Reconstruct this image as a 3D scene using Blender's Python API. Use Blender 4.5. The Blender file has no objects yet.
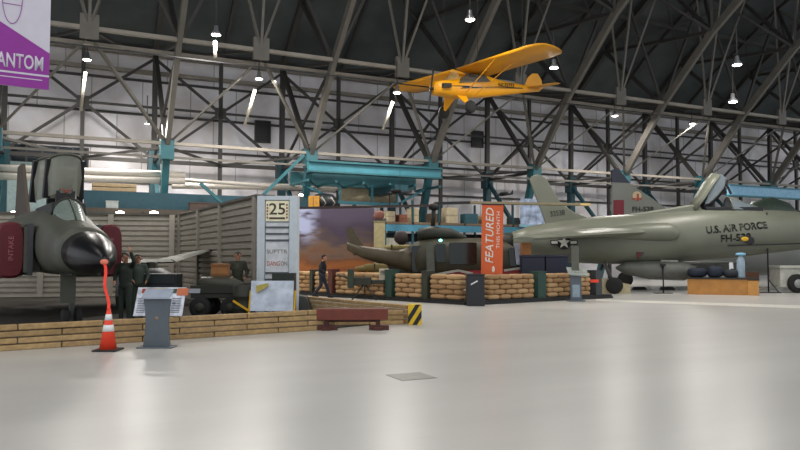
import bpy, bmesh, math, random
from mathutils import Vector, Matrix
random.seed(7)
scene = bpy.context.scene
C = scene.collection
# ---------------------------------------------------------------- camera frame
F = 700.0; TH = math.radians(25.8); EYE = 1.6; PITCH = math.atan(32/700)
ct, st = math.cos(TH), math.sin(TH); cp, sp = math.cos(PITCH), math.sin(PITCH)
def cw(X, D, z=0.0):
    """right / ahead of the photographer -> hangar coordinates (x along the far wall, y towards it)"""
    return Vector((X*ct + D*st, -X*st + D*ct, z))
def W(px, py, D):
    a = (px-400)/F; b = (225-py)/F
    k = D/(cp - sp*b)
    return Vector((a*k, D, EYE + k*(sp + cp*b)))
def at(px, py, D):
    w = W(px, py, D); return cw(*w)
def gD(py):
    b = (225-py)/F
    return -EYE/(sp+cp*b)*(cp-sp*b)
def G(px, py): 
    w = W(px, py, gD(py)); return Vector((w.x, w.y, 0))
def mix(a, b, t): return a*(1-t)+b*t

cam_d = bpy.data.cameras.new('camera'); cam = bpy.data.objects.new('camera', cam_d); C.objects.link(cam)
cam_d.sensor_width = 36; cam_d.lens = F/800*36; cam_d.clip_end = 300
cam.location = (0, 0, EYE); cam.rotation_euler = (math.pi/2+PITCH, 0, -TH)
scene.camera = cam
# ---------------------------------------------------------------- light and exposure
scene.view_settings.view_transform = 'Standard'; scene.view_settings.look = 'None'
scene.view_settings.gamma = 1; scene.view_settings.exposure = 0.0
wd = bpy.data.worlds.new('world'); scene.world = wd; wd.use_nodes = True
wd.node_tree.nodes['Background'].inputs[0].default_value = (0.9, 0.95, 1.0, 1)
wd.node_tree.nodes['Background'].inputs[1].default_value = 0.9
LAMP_W = 200.0        # power of every high bay lamp in the roof
LAMP_COL = (1.0, 0.95, 0.89)
# ---------------------------------------------------------------- materials
def lin(c):
    if isinstance(c, str):
        c = [int(c[i:i+2], 16)/255 for i in (0, 2, 4)]
        return tuple(x/12.92 if x < .04045 else ((x+.055)/1.055)**2.4 for x in c)
    return c
MATS = {}
def mat(name, col, rough=.6, metal=0.0, var=.12, scale=6.0, bump=0.0, emit=0.0, spec=.5, alpha=1.0):
    if name in MATS: return MATS[name]
    m = bpy.data.materials.new(name); m.use_nodes = True; nt = m.node_tree; b = nt.nodes['Principled BSDF']
    col = lin(col)
    b.inputs['Roughness'].default_value = rough; b.inputs['Metallic'].default_value = metal
    b.inputs['Specular IOR Level'].default_value = spec
    tc = nt.nodes.new('ShaderNodeTexCoord'); no = nt.nodes.new('ShaderNodeTexNoise')
    no.inputs['Scale'].default_value = scale; no.inputs['Detail'].default_value = 4
    nt.links.new(tc.outputs['Object'], no.inputs['Vector'])
    rp = nt.nodes.new('ShaderNodeValToRGB')
    rp.color_ramp.elements[0].position = .3; rp.color_ramp.elements[1].position = .7
    rp.color_ramp.elements[0].color = tuple(x*(1-var) for x in col)+(1,)
    rp.color_ramp.elements[1].color = tuple(min(1, x*(1+var)) for x in col)+(1,)
    nt.links.new(no.outputs['Fac'], rp.inputs['Fac']); nt.links.new(rp.outputs['Color'], b.inputs['Base Color'])
    if bump:
        bp = nt.nodes.new('ShaderNodeBump'); bp.inputs['Strength'].default_value = bump
        nt.links.new(no.outputs['Fac'], bp.inputs['Height']); nt.links.new(bp.outputs['Normal'], b.inputs['Normal'])
    if emit:
        b.inputs['Emission Color'].default_value = tuple(col)+(1,); b.inputs['Emission Strength'].default_value = emit
    if alpha < 1:
        b.inputs['Alpha'].default_value = alpha
    MATS[name] = m; return m
def glassmat(name, col, alpha=.35):
    m = mat(name, col, rough=.25, var=.0, alpha=alpha); return m
def hug(o, target, off=.012):
    m = o.modifiers.new('hug', 'SHRINKWRAP'); m.target = target; m.wrap_method = 'NEAREST_SURFACEPOINT'; m.wrap_mode = 'ABOVE_SURFACE'; m.offset = off; return o
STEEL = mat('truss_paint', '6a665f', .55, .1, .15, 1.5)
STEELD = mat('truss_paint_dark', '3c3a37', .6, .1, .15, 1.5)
BEAM = mat('beam_paint', '8d867b', .5, .1, .15, 1.5)
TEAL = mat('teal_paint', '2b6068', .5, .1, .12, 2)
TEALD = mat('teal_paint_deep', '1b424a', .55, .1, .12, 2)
TEALB = mat('teal_paint_bright', '3f8290', .45, .1, .1, 2)
BLACK = mat('black', '15161a', .5)
RUBBER = mat('tyre_rubber', '141414', .8)
OLIVE = mat('olive_paint', '4a4a38', .55, .1, .15, 2)
OLIVED = mat('olive_dark', '2c2e26', .6, .1, .15, 3)
WHITE = mat('white_paint', 'd6d8dc', .5, 0, .04)
YELLOW = mat('cub_yellow', 'e8a010', .38, 0, .06, 1.5)
GREY = mat('grey_paint', '6f7478', .5, .2, .08)
# ---------------------------------------------------------------- mesh helpers
class MB:
    def __init__(s): s.v = []; s.f = []; s.sm = []
    def add(s, vs, fs, smooth=False):
        n = len(s.v); s.v += [Vector(p) for p in vs]; s.f += [[i+n for i in f] for f in fs]; s.sm += [smooth]*len(fs); return s
    def box(s, x0, y0, z0, x1, y1, z1):
        x0, x1 = sorted((x0, x1)); y0, y1 = sorted((y0, y1)); z0, z1 = sorted((z0, z1))
        v = [(x, y, z) for z in (z0, z1) for y in (y0, y1) for x in (x0, x1)]
        return s.add(v, [(0,2,3,1), (4,5,7,6), (0,1,5,4), (2,6,7,3), (0,4,6,2), (1,3,7,5)])
    def bar(s, a, b, w, h=None, up=(0, 0, 1)):
        a, b = Vector(a), Vector(b); h = h or w; d = (b-a)
        if d.length < 1e-6: return s
        d.normalize(); up = Vector(up)
        if abs(d.dot(up)) > .99: up = Vector((0, 1, 0))
        r = d.cross(up).normalized(); u = r.cross(d)
        v = [p + r*i*w/2 + u*j*h/2 for p in (a, b) for (i, j) in ((-1,-1), (1,-1), (1,1), (-1,1))]
        return s.add(v, [(3,2,1,0), (4,5,6,7), (0,1,5,4), (1,2,6,5), (2,3,7,6), (3,0,4,7)])
    def rings(s, rr, cap=True, smooth=True, closed=True):
        n = len(rr[0]); v = [p for r in rr for p in r]; f = []
        for i in range(len(rr)-1):
            for j in range(n if closed else n-1):
                k = (j+1) % n
                f.append((i*n+j, i*n+k, (i+1)*n+k, (i+1)*n+j))
        if cap: f.append(tuple(range(n-1, -1, -1))); f.append(tuple((len(rr)-1)*n+j for j in range(n)))
        return s.add(v, f, smooth)
    def tube(s, pts, r, n=10, cap=True):
        pts = [Vector(p) for p in pts]; rs = r if isinstance(r, (list, tuple)) else [r]*len(pts); rr = []
        for i, p in enumerate(pts):
            d = (pts[min(i+1, len(pts)-1)] - pts[max(i-1, 0)]).normalized()
            u = Vector((0, 0, 1)) if abs(d.z) < .95 else Vector((1, 0, 0))
            a = d.cross(u).normalized(); b = a.cross(d)
            rr.append([p + a*math.cos(t)*rs[i] + b*math.sin(t)*rs[i] for t in [2*math.pi*j/n for j in range(n)]])
        return s.rings(rr, cap)
    def lathe(s, c, prof, n=20, axis='z'):
        c = Vector(c); rr = []
        for (r, z) in prof:
            ring = []
            for j in range(n):
                t = 2*math.pi*j/n; x, y = r*math.cos(t), r*math.sin(t)
                ring.append(c + Vector({'z': (x, y, z), 'x': (z, x, y), 'y': (y, z, x)}[axis]))
            rr.append(ring)
        return s.rings(rr)
    def prism(s, poly, d):
        """poly: list of 3d points; d: thickness vector"""
        n = len(poly); d = Vector(d); v = [Vector(p) for p in poly] + [Vector(p)+d for p in poly]
        f = [tuple(range(n)), tuple(range(2*n-1, n-1, -1))] + [(i, i+n, (i+1) % n+n, (i+1) % n) for i in range(n)]
        return s.add(v, f)
    def ellip(s, c, rx, ry, rz, n=14, m=8, e=1.0, rot=None):
        c = Vector(c); rr = []
        sg = lambda x, p: math.copysign(abs(x)**p, x)
        for i in range(m+1):
            ph = -math.pi/2 + math.pi*i/m; ring = []
            for j in range(n):
                t = 2*math.pi*j/n
                cc = max(abs(math.cos(ph))**e, .02)
                q = Vector((rx*cc*sg(math.cos(t), e), ry*cc*sg(math.sin(t), e), rz*sg(math.sin(ph), e)))
                if rot is not None: q = rot @ q
                ring.append(c+q)
            rr.append(ring)
        return s.rings(rr)
    def build(s, name, m, parent=None, bevel=0.0, label=None, world=False):
        vs = s.v
        if world and parent is not None:
            inv = wm(parent).inverted(); vs = [inv @ p for p in vs]
        me = bpy.data.meshes.new(name); me.from_pydata([tuple(p) for p in vs], [], s.f); me.validate()
        if len(me.polygons) == len(s.sm):
            me.polygons.foreach_set('use_smooth', s.sm)
        bm = bmesh.new(); bm.from_mesh(me); bmesh.ops.recalc_face_normals(bm, faces=bm.faces); bm.to_mesh(me); bm.free()
        if m: me.materials.append(m)
        o = bpy.data.objects.new(name, me); C.objects.link(o)
        if parent is not None: o.parent = parent
        if bevel:
            b = o.modifiers.new('bevel', 'BEVEL'); b.width = bevel; b.segments = 2; b.limit_method = 'ANGLE'
        if label: o['label'] = label
        return o
def wm(o):
    M = Matrix.Identity(4)
    while o is not None:
        M = Matrix.LocRotScale(o.location, o.rotation_euler, o.scale) @ M; o = o.parent
    return M
def tag(o, label, cat, group=None, kind=None):
    o['label'] = label; o['category'] = cat
    if group: o['group'] = group
    if kind: o['kind'] = kind
    return o
def struct(o): o['kind'] = 'structure'; return o
def thing(name, label, cat, X=0, D=0, yaw=0.0, z=0.0, group=None, world=None, rot=None):
    """Empty at camera-plane position (X right, D ahead); local x = to the right, y = away"""
    o = bpy.data.objects.new(name, None); C.objects.link(o)
    if world is not None: o.location = world; o.rotation_euler = rot or (0, 0, yaw)
    else: o.location = cw(X, D, z); o.rotation_euler = (0, 0, -TH+yaw)
    o.empty_display_size = .2
    return tag(o, label, cat, group)
def copy_tree(o, parent=None):
    c = o.copy(); C.objects.link(c)
    if parent is not None: c.parent = parent
    for ch in [q for q in o.children]: copy_tree(ch, c)
    return c
def text(body, name, m, parent, loc, rot, size, width=None, ext=.004, bold=0.0, shear=0.0, label=None, height=None):
    cu = bpy.data.curves.new(name, 'FONT'); cu.body = body; cu.size = 1; cu.extrude = 0; cu.align_x = 'CENTER'; cu.align_y = 'CENTER'
    cu.offset = bold; cu.shear = shear; cu.resolution_u = 3
    t = bpy.data.objects.new(name, cu); C.objects.link(t)
    dg = bpy.context.evaluated_depsgraph_get(); me = bpy.data.meshes.new_from_object(t.evaluated_get(dg))
    bpy.data.objects.remove(t)
    xs = [v.co.x for v in me.vertices]; ys = [v.co.y for v in me.vertices]
    w0 = max(xs)-min(xs); cx = (max(xs)+min(xs))/2; cy = (max(ys)+min(ys))/2; h0 = max(ys)-min(ys)
    sx = (width/w0) if width else size; sy = (height/h0) if height else size
    for v in me.vertices: v.co = Vector(((v.co.x-cx)*sx, (v.co.y-cy)*sy, 0))
    bm = bmesh.new(); bm.from_mesh(me)
    r = bmesh.ops.extrude_face_region(bm, geom=bm.faces[:])
    bmesh.ops.translate(bm, verts=[g for g in r['geom'] if isinstance(g, bmesh.types.BMVert)], vec=(0, 0, ext))
    bm.to_mesh(me); bm.free()
    me.materials.clear(); me.materials.append(m)
    o = bpy.data.objects.new(name, me); C.objects.link(o); o.parent = parent
    o.location = loc; o.rotation_euler = rot
    if label: o['label'] = label
    return o
FACE = (math.pi/2, 0, 0)      # text facing local -y (the viewer)

# ================================================================ THE HANGAR
U0, SPC, S = 4.4, 7.1, 1.1
VW = 41.0
IN = [(37, 0), (34.5, 6.75), (31.1, 10.85), (27.4, 14.3), (22, 18.0), (15, 21.0), (7, 23.2)]
OUT = [(39.7, 0), (39.7, 6.75), (39.6, 12.6), (36, 15.4), (31, 18.4), (24.5, 21.4), (16, 24.0), (7, 25.6)]
ULO, UHI = -22.0, 78.0
# floor
fm = bpy.data.materials.new('epoxy_floor'); fm.use_nodes = True; nt = fm.node_tree; b = nt.nodes['Principled BSDF']
tc = nt.nodes.new('ShaderNodeTexCoord')
n1 = nt.nodes.new('ShaderNodeTexNoise'); n1.inputs['Scale'].default_value = .35; n1.inputs['Detail'].default_value = 6
mp = nt.nodes.new('ShaderNodeMapping'); mp.inputs['Scale'].default_value = (.5, 2.2, 1); mp.inputs['Rotation'].default_value = (0, 0, -.3)
nt.links.new(tc.outputs['Object'], mp.inputs['Vector']); nt.links.new(mp.outputs['Vector'], n1.inputs['Vector'])
r1 = nt.nodes.new('ShaderNodeValToRGB'); r1.color_ramp.elements[0].position = .35; r1.color_ramp.elements[1].position = .65
r1.color_ramp.elements[0].color = (.50, .49, .465, 1); r1.color_ramp.elements[1].color = (.555, .545, .515, 1)
nt.links.new(n1.outputs['Fac'], r1.inputs['Fac'])
n2 = nt.nodes.new('ShaderNodeTexNoise'); n2.inputs['Scale'].default_value = 1.1; n2.inputs['Detail'].default_value = 9; n2.inputs['Roughness'].default_value = .7
mp2 = nt.nodes.new('ShaderNodeMapping'); mp2.inputs['Scale'].default_value = (.45, 4, 1); mp2.inputs['Rotation'].default_value = (0, 0, .15)
nt.links.new(tc.outputs['Object'], mp2.inputs['Vector']); nt.links.new(mp2.outputs['Vector'], n2.inputs['Vector'])
r2 = nt.nodes.new('ShaderNodeValToRGB'); r2.color_ramp.elements[0].position = .66; r2.color_ramp.elements[1].position = .72
r2.color_ramp.elements[0].color = (1, 1, 1, 1); r2.color_ramp.elements[1].color = (.80, .78, .75, 1)
nt.links.new(n2.outputs['Fac'], r2.inputs['Fac'])
mx = nt.nodes.new('ShaderNodeMix'); mx.data_type = 'RGBA'; mx.blend_type = 'MULTIPLY'; mx.inputs[0].default_value = 1
nt.links.new(r1.outputs['Color'], mx.inputs[6]); nt.links.new(r2.outputs['Color'], mx.inputs[7]); nt.links.new(mx.outputs[2], b.inputs['Base Color'])
b.inputs['Roughness'].default_value = .31; b.inputs['Specular IOR Level'].default_value = .36
struct(MB().box(ULO, -30, -.2, UHI, VW+.3, 0).build('floor', fm))

# far wall: corrugated panels
wm_ = bpy.data.materials.new('wall_panels'); wm_.use_nodes = True; nt = wm_.node_tree; b = nt.nodes['Principled BSDF']
tc = nt.nodes.new('ShaderNodeTexCoord'); br = nt.nodes.new('ShaderNodeTexBrick')
mp = nt.nodes.new('ShaderNodeMapping'); mp.inputs['Rotation'].default_value = (math.pi/2, 0, 0)
nt.links.new(tc.outputs['Object'], mp.inputs['Vector']); nt.links.new(mp.outputs['Vector'], br.inputs['Vector'])
br.offset = .5; br.inputs['Scale'].default_value = 1; br.inputs['Brick Width'].default_value = 2.6; br.inputs['Row Height'].default_value = 1.9
br.inputs['Mortar Size'].default_value = .03
br.inputs['Color1'].default_value = (.74, .715, .735, 1); br.inputs['Color2'].default_value = (.86, .85, .88, 1); br.inputs['Mortar'].default_value = (.42, .41, .41, 1)
n3 = nt.nodes.new('ShaderNodeTexNoise'); n3.inputs['Scale'].default_value = .5; n3.inputs['Detail'].default_value = 5
nt.links.new(tc.outputs['Object'], n3.inputs['Vector'])
r3 = nt.nodes.new('ShaderNodeValToRGB'); r3.color_ramp.elements[0].color = (.78, .755, .73, 1); r3.color_ramp.elements[1].color = (1.1, 1.1, 1.13, 1)
r3.color_ramp.elements[0].position = .35; r3.color_ramp.elements[1].position = .65
nt.links.new(n3.outputs['Fac'], r3.inputs['Fac'])
mx = nt.nodes.new('ShaderNodeMix'); mx.data_type = 'RGBA'; mx.blend_type = 'MULTIPLY'; mx.inputs[0].default_value = 1
nt.links.new(br.outputs['Color'], mx.inputs[6]); nt.links.new(r3.outputs['Color'], mx.inputs[7]); nt.links.new(mx.outputs[2], b.inputs['Base Color'])
b.inputs['Roughness'].default_value = .6
struct(MB().box(ULO, VW, 0, UHI, VW+.3, 13.7).build('wall_far', wm_))
# ceiling: dark metal deck
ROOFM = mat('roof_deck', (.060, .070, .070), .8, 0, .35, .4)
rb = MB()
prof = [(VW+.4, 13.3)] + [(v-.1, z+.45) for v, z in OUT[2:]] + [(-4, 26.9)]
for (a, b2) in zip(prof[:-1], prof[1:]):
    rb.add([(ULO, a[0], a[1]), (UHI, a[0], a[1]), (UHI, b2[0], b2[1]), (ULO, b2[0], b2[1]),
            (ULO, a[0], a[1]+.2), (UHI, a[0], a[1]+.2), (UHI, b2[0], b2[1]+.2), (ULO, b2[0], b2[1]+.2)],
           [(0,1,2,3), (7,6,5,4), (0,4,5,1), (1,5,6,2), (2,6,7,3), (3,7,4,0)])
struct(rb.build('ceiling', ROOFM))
# girts on the wall
GIRT = mat('girt_paint', '3b3836', .6, 0, .1)
g = MB()
for z in (1.9, 3.8, 5.7, 7.6, 9.5, 11.4): g.box(ULO, VW-.14, z-.06, UHI, VW, z+.06)
struct(g.build('trim_1', GIRT))
g = MB(); g.box(ULO, VW-.5, 12.75, UHI, VW, 13.0)
struct(g.build('trim_2', BEAM))
g = MB(); g.box(ULO, VW-.35, 11.75, UHI, VW-.05, 11.95)
struct(g.build('trim_3', BEAM))
# floor stripe on the right, dark bed colour standing in for shade
def ground_poly(pts, z, name, m):
    p = [cw(a.x, a.y, 0) for a in pts]; return struct(MB().prism([(q.x, q.y, 0.001) for q in p], (0, 0, z)).build(name, m))
FLOORB = mat('shade_bed', '3a352e', .9, 0, .3, 20, .3)
STRIPE = mat('pale_stripe', 'efece2', .3)
ground_poly([G(596, 299.2), G(900, 308.6), G(900, 312.0), G(596, 301.0)], .004, 'trim_4', STRIPE)

# --- trusses
def at_uv(u, p): return Vector((u, p[0], p[1]))
LM = {-2: 'far left truss behind the hanging white and purple banner', -1: 'steel roof truss behind the fighter jet nose at the left edge',
      0: 'steel roof truss whose teal leg stands left of the long corrugated wall', 1: 'steel roof truss whose teal leg rises behind the number 25 panel',
      2: 'steel roof truss landing at the right end of the teal crane girder', 3: 'steel roof truss rising from behind the near green tail fin',
      4: 'steel roof truss rising just left of the fin with the dark blue tip', 5: 'steel roof truss rising behind the raised jet canopy',
      6: 'steel roof truss crossing the light blue beam at the right', 7: 'steel roof truss at the far right edge of the wall', 8: 'farthest steel roof truss, at the dim right corner of the roof'}
def truss_parts(root):
    # local coordinates: x along the wall from this truss
    ic = MB(); W1 = .30
    for a, b in zip(IN[1:-1], IN[2:]): ic.bar((0, *a), (0, *b), .22, .42)
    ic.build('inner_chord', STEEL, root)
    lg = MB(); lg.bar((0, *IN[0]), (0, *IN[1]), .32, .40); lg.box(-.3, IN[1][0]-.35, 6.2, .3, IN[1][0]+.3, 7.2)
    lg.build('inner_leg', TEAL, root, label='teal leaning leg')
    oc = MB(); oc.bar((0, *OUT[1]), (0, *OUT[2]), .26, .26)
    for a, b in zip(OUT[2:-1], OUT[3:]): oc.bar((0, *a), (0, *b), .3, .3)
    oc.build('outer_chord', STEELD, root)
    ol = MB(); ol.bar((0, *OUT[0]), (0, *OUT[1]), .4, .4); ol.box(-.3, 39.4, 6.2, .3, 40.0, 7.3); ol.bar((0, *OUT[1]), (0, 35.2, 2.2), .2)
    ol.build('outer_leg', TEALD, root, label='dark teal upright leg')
    I, O = IN[1:], OUT[1:]
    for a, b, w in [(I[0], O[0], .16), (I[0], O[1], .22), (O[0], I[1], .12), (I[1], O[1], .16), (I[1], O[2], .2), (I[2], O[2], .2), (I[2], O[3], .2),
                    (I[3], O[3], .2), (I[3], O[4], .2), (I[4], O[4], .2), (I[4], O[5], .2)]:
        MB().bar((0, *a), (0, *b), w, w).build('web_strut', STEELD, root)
proto = None
for k in range(-2, 9):
    if proto is None:
        proto = thing('roof_truss', LM[k], 'roof truss', world=(U0+SPC*k, 0, 0), group='steel trusses along the far wall'); truss_parts(proto)
    else:
        t = copy_tree(proto); t.location.x = U0+SPC*k; t['label'] = LM[k]
# --- longitudinal members
def beam(name, p, w, h, m, label, ulo=ULO+8, uhi=UHI-8, cat='beam'):
    o = MB().box(ulo, p[0]-w/2, p[1]-h/2, uhi, p[0]+w/2, p[1]+h/2).build(name, m); tag(o, label, cat, None); return o
beam('eave_beam', (30.95, 10.95), .22, .16, BEAM, 'long pale steel beam running the wall length high under the dark roof')
beam('eave_beam', (32.3, 10.7), .12, .14, BEAM, 'thin pale rail just behind the high long beam')
beam('walkway_beam', (34.3, 6.95), .2, .14, BEAM, 'long tan beam running along the truss knees, nearest of the lower pair')
beam('walkway_beam', (34.3, 6.3), .1, .1, STEEL, 'thin tube just below the long tan knee beam')
beam('walkway_beam', (39.6, 6.75), .2, .2, STEELD, 'dark lower beam along the wall side columns')
for i, (v, z) in enumerate([(33.5, 16.9), (29, 19.3), (24.5, 21.35), (20, 22.75), (15, 24.1)]):
    beam('purlin', (v, z), .14, .28, STEELD, ['lowest', 'second lowest', 'middle', 'second highest', 'highest'][i]+' dark purlin along the underside of the roof', cat='purlin')
beam('hanging_cable', (29.2, 9.7), .05, .05, BLACK, 'dark cable running just below the high long beam', cat='cable')
# --- bay bracing, one per bay
BL = {-2: 'behind the hanging banner', -1: 'above the fighter jet nose', 0: 'above the corrugated wall, between first two teal legs', 1: 'above the teal crane girder',
      2: 'behind the yellow aircraft', 3: 'above the near green tail fin', 4: 'above the blue tipped fin', 5: 'above the raised canopy',
      6: 'above the light blue beam', 7: 'at the right edge of the wall'}
def bay_parts(root):
    h = SPC/2; y = 39.75
    x = MB()
    x.bar((-h, y, 6.9), (0, y, 9.7), .14); x.bar((h, y, 6.9), (0, y, 9.7), .14); x.bar((-h, y, 12.4), (0, y, 9.7), .14); x.bar((h, y, 12.4), (0, y, 9.7), .14)
    x.box(-.3, y-.1, 9.4, .3, y+.1, 10.0)
    x.build('cross_brace', STEELD, root)
    MB().box(-.1, y-.1, 0, .1, y+.1, 12.9).build('mid_post', STEELD, root)
    MB().bar((-h, y, 9.7), (h, y, 9.7), .12).build('cross_rail', STEELD, root)
    gz, gy = 10.95, 30.9
    MB().box(-.36, gy-.1, gz-.45, .36, gy+.1, gz+.55).build('gusset_box', STEEL, root)
    f = MB()
    f.bar((0, gy, gz), (-2.4, 29.5, 18.6), .10); f.bar((0, gy, gz), (2.4, 29.5, 18.6), .10); f.bar((0, gy, gz), (0, 29.5, 18.8), .12)
    f.build('roof_fan', STEEL, root)
    d = MB()
    d.bar((.2, gy, gz-.6), (h, 34.4, 6.9), .13); d.bar((-.2, gy, gz-.6), (-h, 34.4, 6.9), .08); d.build('knee_brace', STEEL, root)
    w = MB()
    w.bar((0, gy, gz), (-2.2, 39.5, 12.6), .13); w.bar((0, gy, gz), (2.2, 39.5, 12.6), .13); w.build('wall_fan', STEELD, root)
    p = MB()
    p.bar((-h, 34.4, 6.8), (0, 39.6, 6.75), .11); p.bar((h, 34.4, 6.8), (0, 39.6, 6.75), .11)
    p.build('plan_brace', STEELD, root)
    r = MB()
    for (a, b) in [(2, 3), (3, 4), (4, 5)]:
        A, B = OUT[a+1], OUT[b+1]
        r.bar((-h, A[0], A[1]), (h, B[0], B[1]), .12); r.bar((h, A[0], A[1]), (-h, B[0], B[1]), .12)
    for a, b in [(2, 4), (3, 4), (3, 5)]:
        r.bar((-h, *IN[a]), (0, *OUT[b]), .14); r.bar((h, *IN[a]), (0, *OUT[b]), .14)
    r.build('roof_brace', STEELD, root)
    q = MB()
    for a, b in zip(OUT[2:-1], OUT[3:]): q.bar((0, a[0], a[1]), (0, b[0], b[1]), .14, .22)
    q.build('rafter', STEELD, root)
bp = None
for k in range(-2, 8):
    lab = 'steel bay bracing '+BL[k]
    if bp is None:
        bp = thing('bay_bracing', lab, 'bracing', world=(U0+SPC*(k+.5), 0, 0), group='steel bracing between the trusses'); bay_parts(bp)
    else:
        t = copy_tree(bp); t.location.x = U0+SPC*(k+.5); t['label'] = lab
# --- long pale pipes low on the wall, louvres, shelves
def onv(px, py, v):
    a = (px-400)/F; b = (225-py)/F
    k = v/((cp-sp*b)*ct - a*st); return cw(a*k, k*(cp-sp*b), EYE+k*(sp+cp*b))
PIPE = mat('pale_pipe', 'c9c2b8', .4, .1, .05)
def pipe(pa, pb, v, r, label, name='wall_pipe'):
    a, b = onv(*pa, v), onv(*pb, v); zz = (a.z+b.z)/2
    return tag(MB().tube([(a.x, v, a.z), (b.x, v, b.z)], r, 12).build(name, PIPE), label, 'pipe', 'long pale pipes low on the far wall')
pipe((-30, 167), (185, 175), 35.4, .17, 'upper long pale pipe behind the fighter jet canopy')
pipe((-30, 175), (185, 181), 35.4, .17, 'lower long pale pipe behind the fighter jet canopy')
pipe((172, 185.5), (338, 187.5), 36.5, .17, 'upper pale pipe above the corrugated wall and 25 panel')
pipe((168, 179), (335, 190.5), 36.0, .1, 'thin pale pipe ending left of the mural top')
for (px, py, w, h, lab) in [(263, 131.5, 14, 19, 'small black opening high on the wall, above the corrugated wall'), (478, 139, 10, 14, 'small black opening high on the wall, right of teal crane girder')]:
    a = onv(px-w/2, py+h/2, VW-.2); b = onv(px+w/2, py-h/2, VW-.2)
    t = thing('wall_louvre', lab, 'vent', world=((a.x+b.x)/2, VW-.15, a.z))
    hw = (b.x-a.x)/2; H = b.z-a.z
    MB().box(-hw, 0, 0, hw, .14, H).build('opening', BLACK, t)
    fr = MB(); fr.box(-hw-.06, -.05, -.06, hw+.06, .1, 0).box(-hw-.06, -.05, H, hw+.06, .1, H+.06).box(-hw-.06, -.05, 0, -hw, .1, H).box(hw, -.05, 0, hw+.06, .1, H)
    fr.build('frame', GIRT, t)
# dark strip window and pale panel at the far left
a = onv(-40, 162, VW-.2); b = onv(88, 148, VW-.2)
t = thing('strip_window', 'dark strip window on the wall left of the jet canopy', 'window', world=(a.x, VW-.2, a.z)); L = b.x-a.x; H = b.z-a.z
MB().box(0, .05, 0, L, .19, H).build('pane', mat('dark_glass', '1c242a', .15), t)
fr = MB(); 
for i in range(9): fr.box(L*i/8-.05, -.03, 0, L*i/8+.05, .19, H)
fr.build('frame', GIRT, t)
a = onv(-40, 215, VW-.4); b = onv(52, 163, VW-.4)
tag(MB().box(a.x, VW-.35, 0, b.x, VW-.16, b.z).build('wall_panel', mat('pale_teal_panel', '8fa3a3', .5)), 'pale blue grey panel low on the wall at the left edge', 'panel')
# stacked planks
t0 = None
for i in range(3):
    a = onv(92, 195-i*4.2, 36.6); b = onv(136, 192-i*4.2, 36.6)
    tag(MB().box(a.x, 36.3, a.z, b.x, 36.9, a.z+.17).build('plank', mat('tan_plank', '9c8a6c', .7), bevel=.01), ['bottom', 'middle', 'top'][i]+' tan plank of the stack behind the fighter jet canopy', 'plank', 'tan planks stacked near the wall')
# blue mezzanine shelf beam behind the revetment
a = onv(84, 213, 33.2); b = onv(345, 214, 33.2)
t = thing('storage_shelf', 'long dark teal storage shelf behind the corrugated wall', 'shelf', world=(a.x, 33.2, 0)); L = b.x-a.x
MB().box(0, 0, 3.55, L, 1.2, 3.75).build('shelf_board', mat('shelf_wood', '4b4238', .7), t)
MB().box(0, -.06, 3.1, L, 0, 3.55).build('beam', TEALD, t)
MB().box(0, 1.15, 3.75, L, 1.2, 4.6).build('back_panel', mat('deep_teal_panel', '1d4450', .6), t)
for i in range(6): MB().box(L*i/5-.06, 0, 0, L*i/5+.06, .12, 3.6).build('upright', TEALD, t)
# boxes and an engine on it
for (px, w, h, c, nm, lab) in [(205, 1.4, .35, '4a3b33', 'crate', 'low dark brown crate on the shelf above the corrugated wall'), (112, .5, .3, '9fa6a6', 'box', 'pale small box on the shelf right of the jet canopy')]:
    q = onv(px, 205, 33.6)
    cr = thing(nm, lab, nm, world=(q.x, 33.7, 3.76))
    MB().box(-w/2, -.25, 0, w/2, .25, h).build('body', mat('c'+c, c, .7), cr, bevel=.01); MB().box(-w/2-.02, -.27, h, w/2+.02, .27, h+.04).build('lid', mat('c'+c, c, .7), cr)

# --- teal crane girder between two trusses
a = onv(308, 160, 33.4).x; b = onv(440, 160, 33.4).x
t = thing('crane_girder', 'bright teal double crane girder under the tan knee beam', 'crane', world=(a, 33.4, 5.4)); L = b-a
MB().box(0, -.12, .52, L, .12, .95).build('front_girder', TEALB, t)
fl = MB(); fl.box(0, -.3, .95, L, .3, 1.05).box(0, -.3, .44, L, .3, .52).build('flange', TEAL, t)
MB().box(0, 2.9, .1, L, 3.1, .8).build('rear_girder', TEAL, t)
x = MB()
n = 5
for i in range(n+1): x.bar((L*i/n, 0, .05), (L*i/n, 3, .05), .12)
for i in range(n): x.bar((L*i/n, 0, .05), (L*(i+1)/n, 3, .05), .09)
x.build('cross_members', TEAL, t)
x = MB(); x.bar((.2, 1.5, 0), (L*.3, 1.5, -.9), .12).bar((L*.3, 1.5, -.9), (L*.75, 1.5, -.9), .16).bar((L*.75, 1.5, -.9), (L-.2, 1.5, 0), .12)
x.bar((L*.3, 1.5, -.9), (L*.3, 1.5, .1), .1).bar((L*.55, 1.5, -.9), (L*.55, 1.5, .1), .1).bar((L*.75, 1.5, -.9), (L*.75, 1.5, .1), .1)
x.build('hanging_truss', TEALB, t)
tr = MB().box(L*.62, -.35, -.35, L*.72, 3.2, .0).build('trolley', TEALD, t); MB().tube([(L*.67, 1.2, -.3), (L*.67, 1.2, -1.3)], .03).ellip((L*.67, 1.2, -1.4), .12, .1, .14).build('hook', STEELD, tr)
# diagonal teal props near the legs
for (p1, p2, lab) in [((200, 183), (232, 212), 'thin teal diagonal prop sloping down right above the corrugated wall'), ((304, 155), (262, 196), 'thin teal diagonal prop rising right above the 25 panel')]:
    a_, b_ = onv(*p1, 33.6), onv(*p2, 33.6)
    tag(MB().bar(a_, b_, .14).build('diagonal_prop', TEAL), lab, 'brace')
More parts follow.
